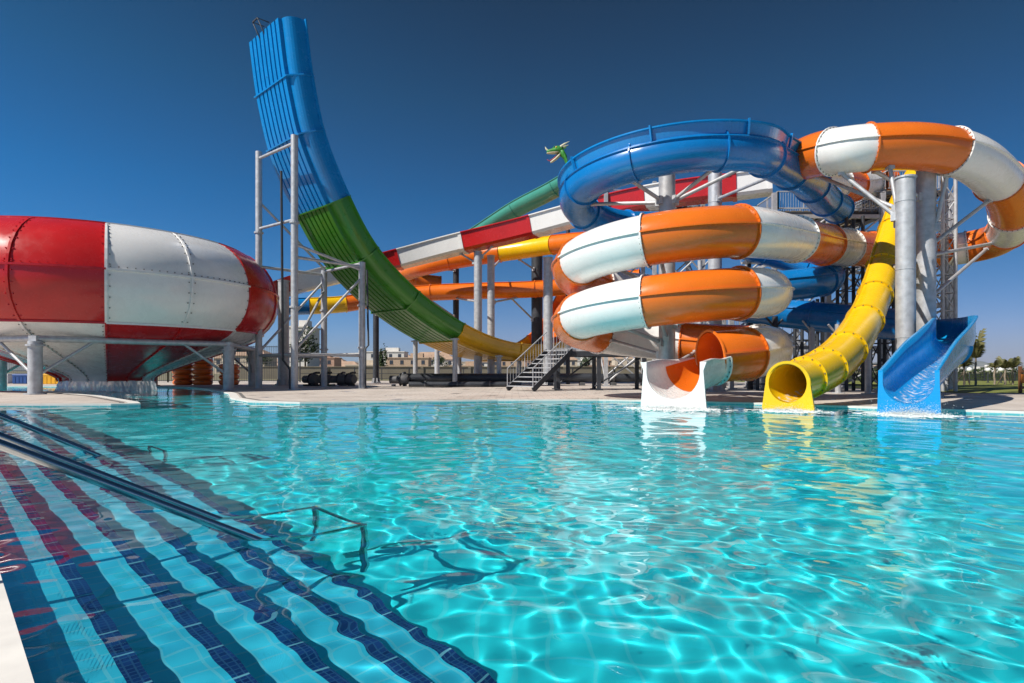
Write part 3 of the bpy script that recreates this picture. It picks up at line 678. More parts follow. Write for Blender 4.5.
# ------------------------------------------------------------------ the red and white bowl
BW = Vector((-22.9, 34.0, 0))
bowl = thing('bowl_slide', 'giant red and white bowl slide on a ring of short posts over a splash pool', 'water slide', loc=(BW.x, BW.y, 0))
rows = [[(7.1,8.02),(7.5,7.86),(8.0,7.50),(8.42,7.05),(8.72,6.56),(8.9,6.05),(8.98,5.62)], [(8.98,5.62),(9.0,5.1),(8.93,4.6),(8.78,4.15),(8.5,3.7),(8.1,3.28)],
        [(8.1,3.28),(7.75,2.98),(7.2,2.7),(6.3,2.35),(5.2,1.95),(4.1,1.55),(3.2,1.2),(2.6,.95),(2.3,.75),(2.25,.55)]]
NS = 16; front = R(-56.5)
for r_i, prof in enumerate(rows):
    for k in range(NS):
        A0 = front + 2*math.pi*k/NS; A1 = front + 2*math.pi*(k+1)/NS
        white = ((k // 2) % 2 == 0)
        if r_i == 2: white = not white
        mb = MB(); n_ = 6
        mb.lathe(prof[::-1], BW, n_, 0, A0, A1)
        mb.lathe([(a - .05, b) for a, b in prof], BW, n_, 0, A0, A1)
        da = .055 / 9
        for A in (A0,):                              # raised joint along the upright edge, with bolts
            pr2 = [(a + .075, b + (.0 if r_i < 2 else -.05)) for a, b in prof]
            q = len(prof); vs = []
            for sg in (-1, 1):
                for (a, b) in prof: vs.append(BW + Vector(((a - .01) * math.cos(A + sg * da), (a - .01) * math.sin(A + sg * da), b)))
                for (a, b) in pr2: vs.append(BW + Vector((a * math.cos(A + sg * da), a * math.sin(A + sg * da), b)))
            fs = []
            for j in range(q - 1):
                fs += [(q + j, q + j + 1, 3*q + j + 1, 3*q + j), (j, j + 1, q + j + 1, q + j), (2*q + j + 1, 2*q + j, 3*q + j, 3*q + j + 1)]
            mb.add(vs, fs)
        rb, zb = prof[-1]
        if r_i < 2: mb.lathe([(rb - .02, zb - .045), (rb + .085, zb - .045), (rb + .085, zb + .045), (rb - .02, zb + .045)], BW, n_, 0, A0, A1, False)
        else: pass
        if r_i == 0: mb.lathe([(prof[0][0] - .14, prof[0][1] - .03), (prof[0][0] + .02, prof[0][1] - .03), (prof[0][0] + .02, prof[0][1] + .05), (prof[0][0] - .14, prof[0][1] + .05)], BW, n_, 0, A0, A1, False)
        for sg, A in ((1, A0 + .016), (-1, A1 - .016)):   # bolt heads along both upright edges
            for (p1, p2) in zip(prof[:-1], prof[1:]):
                L = math.hypot(p2[0]-p1[0], p2[1]-p1[1]); m = max(1, int(L / .3))
                for j in range(m):
                    f = (j + .5) / m; a = p1[0] + (p2[0]-p1[0]) * f + .02; b = p1[1] + (p2[1]-p1[1]) * f
                    mb.box(BW + Vector((a * math.cos(A), a * math.sin(A), b)), (.05, .045, .045), Matrix.Rotation(A, 3, 'Z'), 1)
        if r_i < 2:
            for j in range(11):
                A = A0 + (A1 - A0) * (j + .5) / 11; mb.box(BW + Vector(((rb + .02) * math.cos(A), (rb + .02) * math.sin(A), zb + .12)), (.05, .045, .045), Matrix.Rotation(A, 3, 'Z'), 1)
        put(mb, 'white_panel' if white else 'red_panel', [M_white if white else M_red, M_bolt if white else M_red], bowl)
pa = [R(a) for a in (-75, -15, 45, 105, 165, 225)]; PR = 8.1; zr = 2.52
pp = [BW + Vector((PR * math.cos(a), PR * math.sin(a), 0)) for a in pa]
for k, p_ in enumerate(pp):
    inpool = in_poly(p_.x, p_.y, pool); z0 = FLOOR_Z if inpool else DECK_Z
    mb = MB(); mb.tube([Z(p_, z0), Z(p_, zr - .12)], .27, 16); mb.lathe([(0,.05),(.42,.05),(.42,0),(0,0)], Z(p_, z0), 14, smooth=False)
    mb.lathe([(0,.04),(.36,.04),(.36,-.04),(0,-.04)], Z(p_, zr - .3), 14, smooth=False); mb.box(Z(p_, zr - .05), (.34,.34,.34))
    put(mb, 'leg', M_steel, bowl)
for k in range(6):
    p_, q_ = pp[k], pp[(k+1) % 6]; bar(Z(p_, zr), Z(q_, zr), .15, 'ring_beam', bowl)
    for s_, e_ in ((p_, q_), (q_, p_)):
        dd = (e_ - s_).normalized(); bar(Z(s_, 1.0) + dd * .2, Z(s_, zr - .1) + dd * 2.1, .07, 'brace', bowl)
    m_ = (p_ + q_) / 2; bar(Z(m_, zr + .1), Z(BW + (m_ - BW) * .96, 2.95), .09, 'hanger', bowl)
A = front - R(38); c_ = BW + Vector((8.95 * math.cos(A), 8.95 * math.sin(A), 5.1))
mb = MB(); rot = Matrix.Rotation(A, 3, 'Z'); mb.box(c_ + rot @ Vector((.08,0,0)), (.03, 1.3, .55), rot, 0)
for k in range(3): mb.box(c_ + rot @ Vector((.10, 0, .14 - .14 * k)), (.012, 1.0, .04), rot, 1)
put(mb, 'notice_plate', [make_mat('notice_white', (.75,.75,.72), .5), make_mat('notice_grey', (.35,.35,.38), .5)], bowl)

# water that falls out of the bowl's throat
def curtain_mat():
    m, t, b = new_mat('falling_water')
    tc = t.nodes.new('ShaderNodeTexCoord'); mp = t.nodes.new('ShaderNodeMapping'); mp.inputs['Scale'].default_value = (2.6, 2.6, 0.5)
    ns = t.nodes.new('ShaderNodeTexNoise'); ns.inputs['Scale'].default_value = 3; ns.inputs['Detail'].default_value = 5
    rp = t.nodes.new('ShaderNodeValToRGB'); rp.color_ramp.elements[0].position = .38; rp.color_ramp.elements[0].color = (.45,.45,.45,1); rp.color_ramp.elements[1].position = .62; rp.color_ramp.elements[1].color = (1,1,1,1)
    t.links.new(tc.outputs['Object'], mp.inputs['Vector']); t.links.new(mp.outputs[0], ns.inputs['Vector']); t.links.new(ns.outputs['Fac'], rp.inputs['Fac'])
    b.inputs['Base Color'].default_value = (.85,.9,.92,1); b.inputs['Roughness'].default_value = .3
    t.links.new(rp.outputs['Color'], b.inputs['Alpha']); return m
M_fall = curtain_mat(); M_foam = make_mat('white_foam', (.85,.9,.9), .6)
mb = MB(); rng = random.Random(3)
prof = lambda a: [(2.2 + .05*math.sin(9*a), .62), (2.3 + .07*math.sin(13*a), .35), (2.36 + .09*math.sin(17*a), -.02)]
vs = []; N_ = 140
for k in range(N_):
    a = 2*math.pi*k/N_
    for r_, z_ in prof(a): vs.append(BW + Vector((r_*math.cos(a), r_*math.sin(a), z_)))
fs = [(k*3+j, ((k+1) % N_)*3+j, ((k+1) % N_)*3+j+1, k*3+j+1) for k in range(N_) for j in range(2)]
mb.add(vs, fs, 0, True)
fall = mb.build('falling_water', M_fall, loc=(BW.x, BW.y, 0)); tag(fall, kind='stuff', label='white curtain of water falling from the bowl into the splash pool', cat='water')
def splash(name, c, dirv, n_, spread, hgt, seed, label):
    """foam patches on the surface and fine droplets thrown up where a slide meets the water"""
    rng = random.Random(seed); mb = MB(); dirv = Vector(dirv).normalized(); sd = Vector((-dirv.y, dirv.x, 0))
    for i in range(n_ * 5):
        u, v = rng.gauss(0, .42) * spread, abs(rng.gauss(0, .42)) * spread
        h_ = rng.expovariate(1 / (hgt * .42)) * math.exp(-1.5 * v / spread); s_ = rng.uniform(.004, .012) * (1.6 if h_ < .05 else 1)
        p_ = Vector(c) + sd * u + dirv * v + Vector((0,0,.012 + min(h_, hgt * 1.6)))
        vs = [p_ + Vector((rng.uniform(-s_,s_)*1.6, rng.uniform(-s_,s_)*1.6, rng.uniform(-s_,s_))) for _ in range(4)]
        mb.add(vs, [(0,1,2),(0,2,3),(0,3,1),(1,3,2)], 0, True)
    for i in range(n_):                          # flat foam rafts, ragged and drawn out along the ripples
        u, v = rng.gauss(0, .5) * spread, abs(rng.gauss(0, .6)) * spread; p_ = Vector(c) + sd * u + dirv * v + Vector((0,0,.016)); q = rng.uniform(.02,.09) * math.exp(-.6 * v / spread)
        ps = [p_ + Vector((q * rng.uniform(.5,1.5) * math.cos(a) * 1.7, q * rng.uniform(.4,1.3) * math.sin(a), rng.uniform(0,.008))) for a in [k * math.pi / 4 for k in range(8)]]
        mb.add(ps + [p_ + Vector((0,0,.015))], [(k, (k+1) % 8, 8) for k in range(8)], 0, True)
    o = mb.build(name, M_foam, loc=tuple(c)); tag(o, kind='stuff', label=label, cat='splash')
ring_c = BW + Vector((0,-2.5,0)); splash('water_splash', ring_c, (0,-1,0), 900, 2.6, .25, 1, 'white foam where the falling water meets the splash pool')
e_ = po.p[-1]; splash('water_splash', (e_.x - .05, e_.y - .2, 0), (-.35,-.94,0), 900, 1.1, .10, 2, 'white foam at the foot of the white slide lip')
e_ = py_.p[-1]; splash('water_splash', (e_.x - .05, e_.y - .2, 0), (-.4,-.9,0), 600, .7, .12, 3, 'white foam at the foot of the yellow tube mouth')
e_ = px_.p[-1]; splash('water_splash', (e_.x - .05, e_.y - .2, 0), (-.5,-.86,0), 900, .8, .22, 4, 'white foam at the foot of the blue chute')

def running_water(path, i0, i1, r, label):
    """a thin sheet of broken water running down the bottom of a channel"""
    mb = MB(); angs_ = [math.pi * (1.28 + .44 * k / 14) for k in range(15)]
    sweep(mb, path, i0, i1, lambda i: [((r - .012 * math.sin(i * .9 + k) * .5) * math.cos(a), (r - .012 * math.sin(i * .9 + k) * .5) * math.sin(a)) for k, a in enumerate(angs_)], closed=False)
    c_ = path.p[i1]; o = mb.build('running_water', M_run, loc=(c_.x, c_.y, 0)); tag(o, kind='stuff', label=label, cat='water')
M_run = curtain_mat(); rr_ = M_run.node_tree.nodes['Color Ramp'].color_ramp.elements; rr_[0].position = .50; rr_[0].color = (0,0,0,1); rr_[1].position = .72; rr_[1].color = (.8,.8,.8,1)
running_water(px_, int(len(px_.p) * .35), len(px_.p) - 1, .59 - .05, 'thin sheet of water running down the blue chute')
running_water(po, jm, len(po.p) - 1, CT - .05, 'thin sheet of water running out over the white lip')
running_water(py_, len(py_.p) - 12, len(py_.p) - 1, .56 - .045, 'thin sheet of water in the mouth of the yellow tube')
# ------------------------------------------------------------------ round steel columns that carry the slides
def column(px, Y, ytop, dia, label, arms=(), ybase=DECK_Z, mat=None, group='round steel columns'):
    b_ = Vector(((px - 512) / F * Y, Y, ybase)); zt = H - (ytop - HOR) / F * Y
    root = thing('steel_column', label, 'column', group, tuple(b_)); r = dia / 2
    mb = MB(); mb.tube([b_, Vector((b_.x, b_.y, zt))], r, 20)
    z = ybase + 2.2
    while z < zt - .8: mb.lathe([(r - .002, -.012), (r + .014, -.012), (r + .014, .012), (r - .002, .012)], Vector((b_.x, b_.y, z)), 20, smooth=False); z += 2.4
    put(mb, 'shaft', mat or M_steel, root)
    mb = MB(); mb.lathe([(0,.05),(r * 1.7,.05),(r * 1.7,0),(0,0)], b_, 20, smooth=False)
    for k in range(10): a = 2*math.pi*k/10; mb.tube([b_ + Vector((r*1.45*math.cos(a), r*1.45*math.sin(a), .04)), b_ + Vector((r*1.45*math.cos(a), r*1.45*math.sin(a), .12))], .03, 6)
    for k in range(6):
        a = 2*math.pi*k/6; d = Vector((math.cos(a), math.sin(a), 0)); mb.beam(b_ + d * (r * 1.25) + Vector((0,0,.05)), b_ + d * (r * 1.02) + Vector((0,0,.42)), .03, .10)
    put(mb, 'base_plate', M_steel, root)
    mb = MB(); mb.lathe([(0,.03),(r + .04,.03),(r + .04,-.03),(0,-.03)], Vector((b_.x, b_.y, zt)), 20, smooth=False); put(mb, 'top_cap', M_steel, root)
    for arm in arms:
        z = arm[0]; s_ = Vector((b_.x, b_.y, z))
        if len(arm) == 4:                            # the arm meets the shell on the side that faces the column
            pa_, q_, r_ = arm[1:]; i_ = pa_.near(q_); t_ = pa_.fr[i_][0]; dd = s_ - Vector((0,0,.6)) - pa_.p[i_]; dd = (dd - t_ * dd.dot(t_)).normalized(); tgt = pa_.p[i_] + dd * (r_ + .03)
        else: tgt = Vector(arm[1])
        d = (tgt - s_); d.z = 0; d.normalize()
        mb = MB(); mb.tube([s_ + d * r * .9, tgt], .075, 8); ao = put(mb, 'support_arm', M_steel, root); mb = MB(); mb.box(s_ + d * (r + .02), (.22, .22, .3), Matrix.Rotation(math.atan2(d.y, d.x), 3, 'Z')); mb.box(tgt, (.22, .22, .12), Matrix.Rotation(math.atan2(d.y, d.x), 3, 'Z'))
        put(mb, 'bracket', M_steel, ao)
    return root
def under(path, q, r, drop=0.03):
    i = path.near(q); return path.p[i] - Vector((0,0,1)) * (r + drop)
# main column in the heart of the coil
ca = []
for adeg in (-20, 60, 140, 220, 300):
    for turn in (0, 1):
        a = adeg - 360 * (turn + 1) if adeg > 46 else adeg - 360 * turn
        q = coil_pt(a); d = (Vector((CC.x, CC.y, 0)) - Vector((q.x, q.y, 0))).normalized()
        ca.append((q.z - 1.0, pth, q, CT))
for a in (-40, 15, -95, 40):
    q = Vector((BCx + 3.8 * math.sin(R(a)), BCy - 3.8 * math.cos(R(a)), 9.1)); ca.append((7.6, pb, q, .70))
column(667, 23.0, 158, .62, 'thick mottled grey column rising through the heart of the orange coil', ca)
column(715, 29.9, 164, .66, 'pale grey column behind the orange coil, right of the mottled one', [(8.4, pb, bp[13], .62), (9.6, pb, Vector((BCx + 3.7, BCy + 1.0, 8.9)), .70)])
la = [(6.9, pth, far_(P(808,158,22.8), 1.07), CT), (6.6, pth, far_(P(845,150,20.9), 1.07), CT), (6.4, pth, far_(P(884,147,20.7), 1.07), CT), (4.9, pth, far_(P(915,251,30.2), 1.07), CT), (4.6, pth, far_(P(850,248,27.8), 1.07), CT)]
column(905.5, 21.2, 178, .62, 'front grey column with slanting arms under the right hand loop', la)
lb = [(6.6, pth, far_(P(955,154,21.1), 1.07), CT), (6.0, pth, far_(P(998,180,22.8), 1.07), CT), (5.6, pth, far_(P(1008,231,27.4), 1.07), CT), (3.9, pth, far_(P(1000,236,28.2), 1.07), CT), (7.8, pth, far_(P(880,147,20.7), 1.07), CT)]
column(926, 23.2, 168, .66, 'taller grey column standing just right of the front one under the loop', lb)
column(283.5, 42.5, 281, .75, 'stout pale column between the scaffold posts below the red and white flume', [(6.6, pr, P(300,282,44), .8)])
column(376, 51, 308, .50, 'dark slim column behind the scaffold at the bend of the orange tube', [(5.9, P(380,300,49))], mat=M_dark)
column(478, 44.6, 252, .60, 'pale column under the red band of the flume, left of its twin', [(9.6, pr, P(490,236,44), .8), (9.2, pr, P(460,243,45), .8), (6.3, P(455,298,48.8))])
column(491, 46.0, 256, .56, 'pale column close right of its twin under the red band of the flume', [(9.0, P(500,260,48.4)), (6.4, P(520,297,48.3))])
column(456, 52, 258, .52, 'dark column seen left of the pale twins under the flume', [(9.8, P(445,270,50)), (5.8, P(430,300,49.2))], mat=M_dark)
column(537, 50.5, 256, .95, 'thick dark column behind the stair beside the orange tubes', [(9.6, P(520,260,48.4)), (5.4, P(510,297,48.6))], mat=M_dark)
column(548, 45.5, 258, .72, 'bright grey column in front of the thick dark one by the stair', [(9.0, P(560,255,46)), (4.6, P(590,290,47))])
column(437, 60, 342, .5, 'small pale column far behind the green half pipe section', ())

# ------------------------------------------------------------------ slide tower: legs, beams, braces, decks, stairs
def tower(label, xs, ys, levels, top, deck_levels, loc, stairs=None, roof=False):
    root = thing('slide_tower', label, 'tower', loc=loc)
    for x in xs:
        for y in ys:
            mb = MB(); mb.box((x, y, (top + DECK_Z) / 2), (.24, .24, top - DECK_Z)); mb.box((x, y, DECK_Z + .03), (.5, .5, .06)); put(mb, 'leg', M_steel, root)
    for z in levels:
        for y in ys:
            mb = MB(); mb.beam((xs[0], y, z), (xs[-1], y, z), .14, .2); put(mb, 'floor_beam', M_steel, root)
        for x in xs:
            mb = MB(); mb.beam((x, ys[0], z - .003), (x, ys[-1], z - .003), .12, .18); put(mb, 'floor_beam', M_steel, root)
    zs = [DECK_Z + .2] + list(levels)
    for k in range(len(zs) - 1):
        for i in range(len(xs) - 1):
            for j, y in enumerate((ys[0], ys[-1])):
                if (i + k + j) % 3 == 2: continue
                bar(Vector((xs[i], y, zs[k])), Vector((xs[i+1], y, zs[k+1])), .055, 'brace', root); bar(Vector((xs[i+1], y + .05, zs[k])), Vector((xs[i], y + .05, zs[k+1])), .055, 'brace', root)
        for x in (xs[0], xs[-1]):
            bar(Vector((x, ys[0], zs[k])), Vector((x, ys[-1], zs[k+1])), .055, 'brace', root)
    for (x0, x1, y0, y1, z) in deck_levels:
        mb = MB(); m = int((x1 - x0) / .34)
        for k in range(m): mb.box((x0 + (k + .5) * (x1 - x0) / m, (y0 + y1) / 2, z), (.24, y1 - y0, .07))
        put(mb, 'slatted_deck', M_plank, root)
        mb = MB()
        for y in (y0, (y0 + y1) / 2, y1): mb.beam((x0, y, z - .13), (x1, y, z - .13), .1, .18)
        for x in (x0 - .06, x1 + .06): mb.beam((x, y0, z - .05), (x, y1, z - .05), .08, .26)
        put(mb, 'deck_frame', M_dark, root)
        mb = MB()
        for (a, b_) in (((x0, y0), (x1, y0)), ((x1, y0), (x1, y1)), ((x0, y1), (x1, y1)), ((x0, y0), (x0, y1))):
            A, B = Vector((*a, z)), Vector((*b_, z)); L = (B - A).length; m = max(1, int(L / .14))
            mb.beam(A + Vector((0,0,1.1)), B + Vector((0,0,1.1)), .06); mb.beam(A + Vector((0,0,.14)), B + Vector((0,0,.14)), .04)
            for k in range(m + 1): q = A.lerp(B, k / m); mb.beam(q + Vector((0,0,.12)), q + Vector((0,0,1.09)), .06 if k % 10 == 0 else .018)
        put(mb, 'railing', M_steel, root)
    if stairs:
        x0, x1, y, nfl, h = stairs
        for f in range(nfl):
            yy = y + (f % 2) * 1.3; a, b_ = (x0, x1) if f % 2 == 0 else (x1, x0); z0 = DECK_Z + f * h
            mb = MB()
            for s_ in (-.55, .55): mb.beam((a, yy + s_, z0), (b_, yy + s_, z0 + h), .06, .26)
            for k in range(1, 13): q = k / 13; mb.box((a + (b_ - a) * q, yy, z0 + h * q), (.30, 1.08, .05))
            put(mb, 'stair_flight', M_steel, root)
            mb = MB(); mb.beam((a, yy - .6, z0 + 1.0), (b_, yy - .6, z0 + h + 1.0), .05)
            for k in range(0, 14, 2): q = k / 13; mb.beam((a + (b_ - a) * q, yy - .6, z0 + h * q), (a + (b_ - a) * q, yy - .6, z0 + h * q + 1.0), .03)
            put(mb, 'handrail', M_steel, root)
            mb = MB(); mb.box((b_ + (.6 if b_ > a else -.6), y + .65, z0 + h - .04), (1.2, 2.6, .06)); put(mb, 'landing', M_plank, root)
    return root
M_plank = make_mat('weathered_planks', (0.20, 0.16, 0.11), .8, var=.3, vscale=2)
tw = tower('main lattice steel slide tower with a slatted top deck behind the yellow tube', [14.6, 17.6, 20.6, 24.4], [33.4, 37.2], [2.4, 4.8, 7.2, 9.7], 11.0,
      [(14.9, 20.9, 33.6, 37.0, 10.05), (21.0, 24.2, 33.6, 37.0, 11.2)], (19, 35, DECK_Z), stairs=(15.6, 19.4, 38.4, 4, 2.45))
for x in (23.4, 25.3):                               # tall slim lattice mast beside the columns
    pass
tw2 = tower('second steel slide tower with a wooden deck seen through the blue ring', [6.2, 9.4, 12.6], [39.6, 43.0], [3.0, 6.0, 9.0, 11.6], 13.6, [(6.4, 12.4, 39.8, 42.8, 12.0)], (9.4, 41, DECK_Z))
tw3 = tower('low grey lattice steel stair tower behind the yellow tube and the coil', [8.6, 10.4, 12.2, 14.0], [33.4, 34.6], [1.9, 3.2, 4.6], 5.0, [(8.8, 13.8, 33.5, 34.5, 3.35)], (11, 34, DECK_Z))
for k, (px, Y, yt) in enumerate(((775, 29.0, 318), (812, 28.6, 322), (838, 27.6, 326), (868, 26.6, 328), (886, 31.0, 262), (700, 33.2, 262))):
    b_ = Vector(((px-512)/F*Y, Y, DECK_Z)); zt = H - (yt - HOR)/F*Y; mb = MB(); mb.tube([b_, Z(b_, zt)], .13, 12); mb.lathe([(0,.04),(.28,.04),(.28,0),(0,0)], b_, 12, smooth=False)
    w_ = ['dark post under the left end of the long blue tube', 'grey post under the middle of the long blue tube', 'grey post under the long blue tube, left of the yellow tube', 'grey post under the long blue tube, right of the yellow tube', 'tall slim post close left of the front grey column', 'slim post seen low through the middle of the coil'][k]
    for d in ((.5,.1), (-.5,-.1)): mb.tube([Z(b_, zt - .55), Z(b_ + Vector((d[0], d[1], 0)), zt - .02)], .05, 8)
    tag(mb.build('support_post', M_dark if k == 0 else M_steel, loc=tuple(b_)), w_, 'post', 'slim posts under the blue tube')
# lattice mast
def lattice_mast(px, Y, ytop, wd, label, mat):
    mx_, my_ = (px - 512)/F*Y, Y; zt = H - (ytop - HOR)/F*Y; mr = thing('lattice_mast', label, 'mast', 'lattice masts of the slide tower', (mx_, my_, DECK_Z))
    for sx in (-wd, wd):
        for sy in (-wd, wd): mb = MB(); mb.tube([(mx_ + sx, my_ + sy, DECK_Z), (mx_ + sx, my_ + sy, zt)], .09, 8); put(mb, 'leg', mat, mr)
    st_ = wd * 2.9; z = .4; k = 0
    while z < zt - st_:
        mb = MB(); sgn = 1 if k % 2 else -1
        for (ax, ay, bx, by) in ((-1,-1,1,-1), (1,-1,1,1), (1,1,-1,1), (-1,1,-1,-1)):
            A, B = Vector((mx_+ax*wd, my_+ay*wd, z)), Vector((mx_+bx*wd, my_+by*wd, z))
            mb.tube([A, B], .03, 6); mb.tube([A if sgn > 0 else B, (B if sgn > 0 else A) + Vector((0,0,st_))], .03, 6)
        put(mb, 'lacing', mat, mr); z += st_; k += 1
lattice_mast(944.5, 30.4, 172, .32, 'slim pale lattice mast with four legs right of the two grey columns', M_steel)
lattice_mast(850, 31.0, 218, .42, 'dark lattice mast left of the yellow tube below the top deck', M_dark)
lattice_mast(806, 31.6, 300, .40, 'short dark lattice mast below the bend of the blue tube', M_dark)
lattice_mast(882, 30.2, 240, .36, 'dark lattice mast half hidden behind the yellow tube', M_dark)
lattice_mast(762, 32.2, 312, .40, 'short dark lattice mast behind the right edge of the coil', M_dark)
wk = thing('walkway', 'narrow steel walkway with thin railings crossing behind the yellow tube', 'walkway', loc=(15, 31.0, DECK_Z))
wz = H - (262 - HOR)/F*32.4; xa, xb = (744-512)/F*32.4, (902-512)/F*32.4
mb = MB(); mb.box(((xa+xb)/2, 32.45, wz), (xb-xa, .8, .10)); put(mb, 'floor_plate', M_steel, wk)
rail_n = 30
for yy in (32.07, 32.83):
    mb = MB(); mb.tube([(xa,yy,wz+1.05),(xb,yy,wz+1.05)], .025, 6); mb.tube([(xa,yy,wz+.55),(xb,yy,wz+.55)], .018, 6)
    for k in range(rail_n + 1): x = xa + (xb-xa)*k/rail_n; mb.tube([(x,yy,wz),(x,yy,wz+1.05)], .016, 5)
    put(mb, 'railing', M_steel, wk)
for x in (xa + .3, (xa+xb)/2, xb - .3): mb = MB(); mb.box((x, 32.45, (wz + DECK_Z)/2 - .03), (.16,.16,wz - DECK_Z - .1)); put(mb, 'leg', M_dark, wk)

# ------------------------------------------------------------------ low platform with a stair, between half pipe and coil
pf = thing('raised_platform', 'low dark steel platform with railings, the stair of grey treads at its left end', 'platform', loc=(4.5, 32.0, DECK_Z))
PX0, PX1, PY0, PY1, PZ = 2.3, 9.6, 31.6, 33.8, 2.2
mb = MB(); mb.box(((PX0+PX1)/2, (PY0+PY1)/2, PZ), (PX1-PX0, PY1-PY0, .10)); put(mb, 'floor_plate', M_steel, pf)
mb = MB()
for y in (PY0 + .05, PY1 - .05): mb.beam((PX0, y, PZ - .19), (PX1, y, PZ - .19), .12, .26)
for x in (PX0 + .1, (PX0+PX1)/2, PX1 - .1): mb.beam((x, PY0 + .1, PZ - .2), (x, PY1 - .1, PZ - .2), .10, .22)
put(mb, 'deck_frame', M_dark, pf)
for x in (PX0 + .15, 4.6, 7.0, PX1 - .15):
    for y in (PY0 + .15, PY1 - .15): mb = MB(); mb.box((x, y, (PZ - .3 + DECK_Z)/2), (.2, .2, PZ - .3 - DECK_Z)); mb.box((x, y, DECK_Z + .03), (.4,.4,.05)); put(mb, 'leg', M_dark, pf)
for (a, b_) in (((4.4, 31.75), (6.8, 31.75)), ((2.5, 33.6), (4.5, 33.6)), ((7.1, 31.75), (9.4, 31.75))):
    bar(Vector((*a, .3)), Vector((*b_, 1.8)), .045, 'brace', pf, M_dark)
def rail_run(root, A, B, n_, hgt=1.05):
    mb = MB(); A, B = Vector(A), Vector(B); up = Vector((0,0,hgt))
    mb.tube([A + up, B + up], .03, 8); mb.tube([A + up * .12, B + up * .12], .02, 6)
    for k in range(n_ + 1): q = A.lerp(B, k / n_); mb.tube([q, q + up], .026 if k % 6 == 0 else .011, 6)
    put(mb, 'railing', M_steel, root)
rail_run(pf, (PX0 + .9, PY0 + .04, PZ + .05), (4.4, PY0 + .04, PZ + .05), 10); rail_run(pf, (PX0 + .05, PY1 - .04, PZ + .05), (PX1, PY1 - .04, PZ + .05), 44)
sdv = Vector((.74, .67, 0)).normalized(); spv = Vector((-sdv.y, sdv.x, 0)); top_c = Vector((PX0 + .25, PY0 + .75, 0)); run = 2.9; nst = 9
bot = top_c - sdv * run
st = thing('steel_stair', 'open steel stair of pale treads climbing from the deck to the low platform', 'stair', loc=(bot.x, bot.y, DECK_Z))
for s_ in (-.95, .95):
    A = bot + spv * s_; B = top_c + spv * s_
    mb = MB(); mb.beam(Z(A, DECK_Z + .06), Z(B, PZ - .02), .07, .26); put(mb, 'stringer', M_dark, st)
    rail_run(st, Z(A, DECK_Z + .1), Z(B, PZ), 14)
mb_t = None
for k in range(nst):
    q = (k + .5) / nst; c_ = bot + sdv * run * q; mb = MB()
    mb.box(Z(c_, DECK_Z + .1 + (PZ - DECK_Z) * (k + .6) / nst), (.30, 1.84, .045), Matrix((sdv, spv, Vector((0,0,1)))).transposed()); put(mb, 'tread', M_steel, st)

# ------------------------------------------------------------------ hand rails that dip into the pool
def rail_pair(e1, label):
    e1 = Vector((e1[0], e1[1], 0)); root = thing('handrail', label, 'handrail', 'stainless steel handrails over the pool stairs', tuple(e1 - SN * 1.27 + Vector((0,0,DECK_Z))))
    sl = .575
    for off in (0, .80):
        b_ = e1 + SD * off
        pts = []
        for t in np.linspace(-3.0, 0.78, 64):
            z = -t * sl
            z = .92 if t < -1.75 else z
            if -1.95 < t < -1.25:                      # ease over the top bend
                u = (t + 1.95) / .70; z = .92 * (1-u)**2 + 2*(1-u)*u*.92 + u*u*(1.25 * sl)
            if t > .08: u = min(1, (t - .08) / .5); z = -(.08 * sl) - .20 * (u - u*u*.5) * 1.1
            pts.append(b_ + SN * t + Vector((0,0,z)))
        mb = MB(); mb.tube(pts, .026, 14); put(mb, 'rail', M_chrome, root)
        mb = MB(); mb.tube([pts[2], pts[2] * 1.0 - Vector((0,0,pts[2].z - DECK_Z))], .026, 12); put(mb, 'post', M_chrome, root)
        pe = pts[-1]; mb = MB(); mb.tube([pe + Vector((0,0,.02)), Vector((pe.x, pe.y, -1.14))], .026, 12); put(mb, 'post', M_chrome, root)
        off_e = pe if off == 0 else off_e2 if False else pe
        if off == 0: p0 = pe
        else: mb = MB(); mb.tube([p0, pe], .024, 12); put(mb, 'crossbar', M_chrome, root)
    return root
rail_pair((-1.66, 3.90), 'near pair of polished steel handrails sloping down into the water')
rail_pair((-5.43, 7.86), 'far pair of polished steel handrails sloping into the water, further along the stairs')
# ------------------------------------------------------------------ things on the deck behind
M_raft = make_mat('orange_rubber', (0.70, 0.16, 0.015), .4, var=.12, vscale=2)
M_raft_b = make_mat('black_rubber', (0.02,0.02,0.022), .5)
def torus(mb, c, Rr, r, n=26, m=12, squash=1.0, mi=0):
    vs = []; fs = []
    for i in range(n):
        a = 2*math.pi*i/n
        for j in range(m):
            b_ = 2*math.pi*j/m; q = Rr + r*math.cos(b_); vs.append(Vector(c) + Vector((q*math.cos(a), q*math.sin(a), r*math.sin(b_)*squash)))
    for i in range(n):
        for j in range(m): fs.append((i*m+j, ((i+1)%n)*m+j, ((i+1)%n)*m+(j+1)%m, i*m+(j+1)%m))
    mb.add(vs, fs, mi, True)
stack_y = 44.0
def make_raft():
    root = thing('inflatable_raft', 'x', 'raft', 'orange rafts stacked behind the bowl')
    mb = MB(); torus(mb, (0,0,.19), .50, .19); put(mb, 'tube', M_raft, root)
    mb = MB(); mb.lathe([(0,.06),(.46,.06),(.46,.03),(0,.03)], (0,0,0), 24, smooth=False); put(mb, 'floor', M_raft_b, root)
    for a in (.4, 2.5, 3.6, 5.6):
        d = Vector((math.cos(a), math.sin(a), 0)); e = Vector((-d.y, d.x, 0)); mb = MB()
        mb.tube([d*.66 - e*.13 + Vector((0,0,.24)), d*.74 + Vector((0,0,.27)), d*.66 + e*.13 + Vector((0,0,.24))], .018, 6); put(mb, 'handle', M_raft_b, root)
    return root
raft = None; ordn = ['bottom', 'second', 'third', 'fourth', 'top']
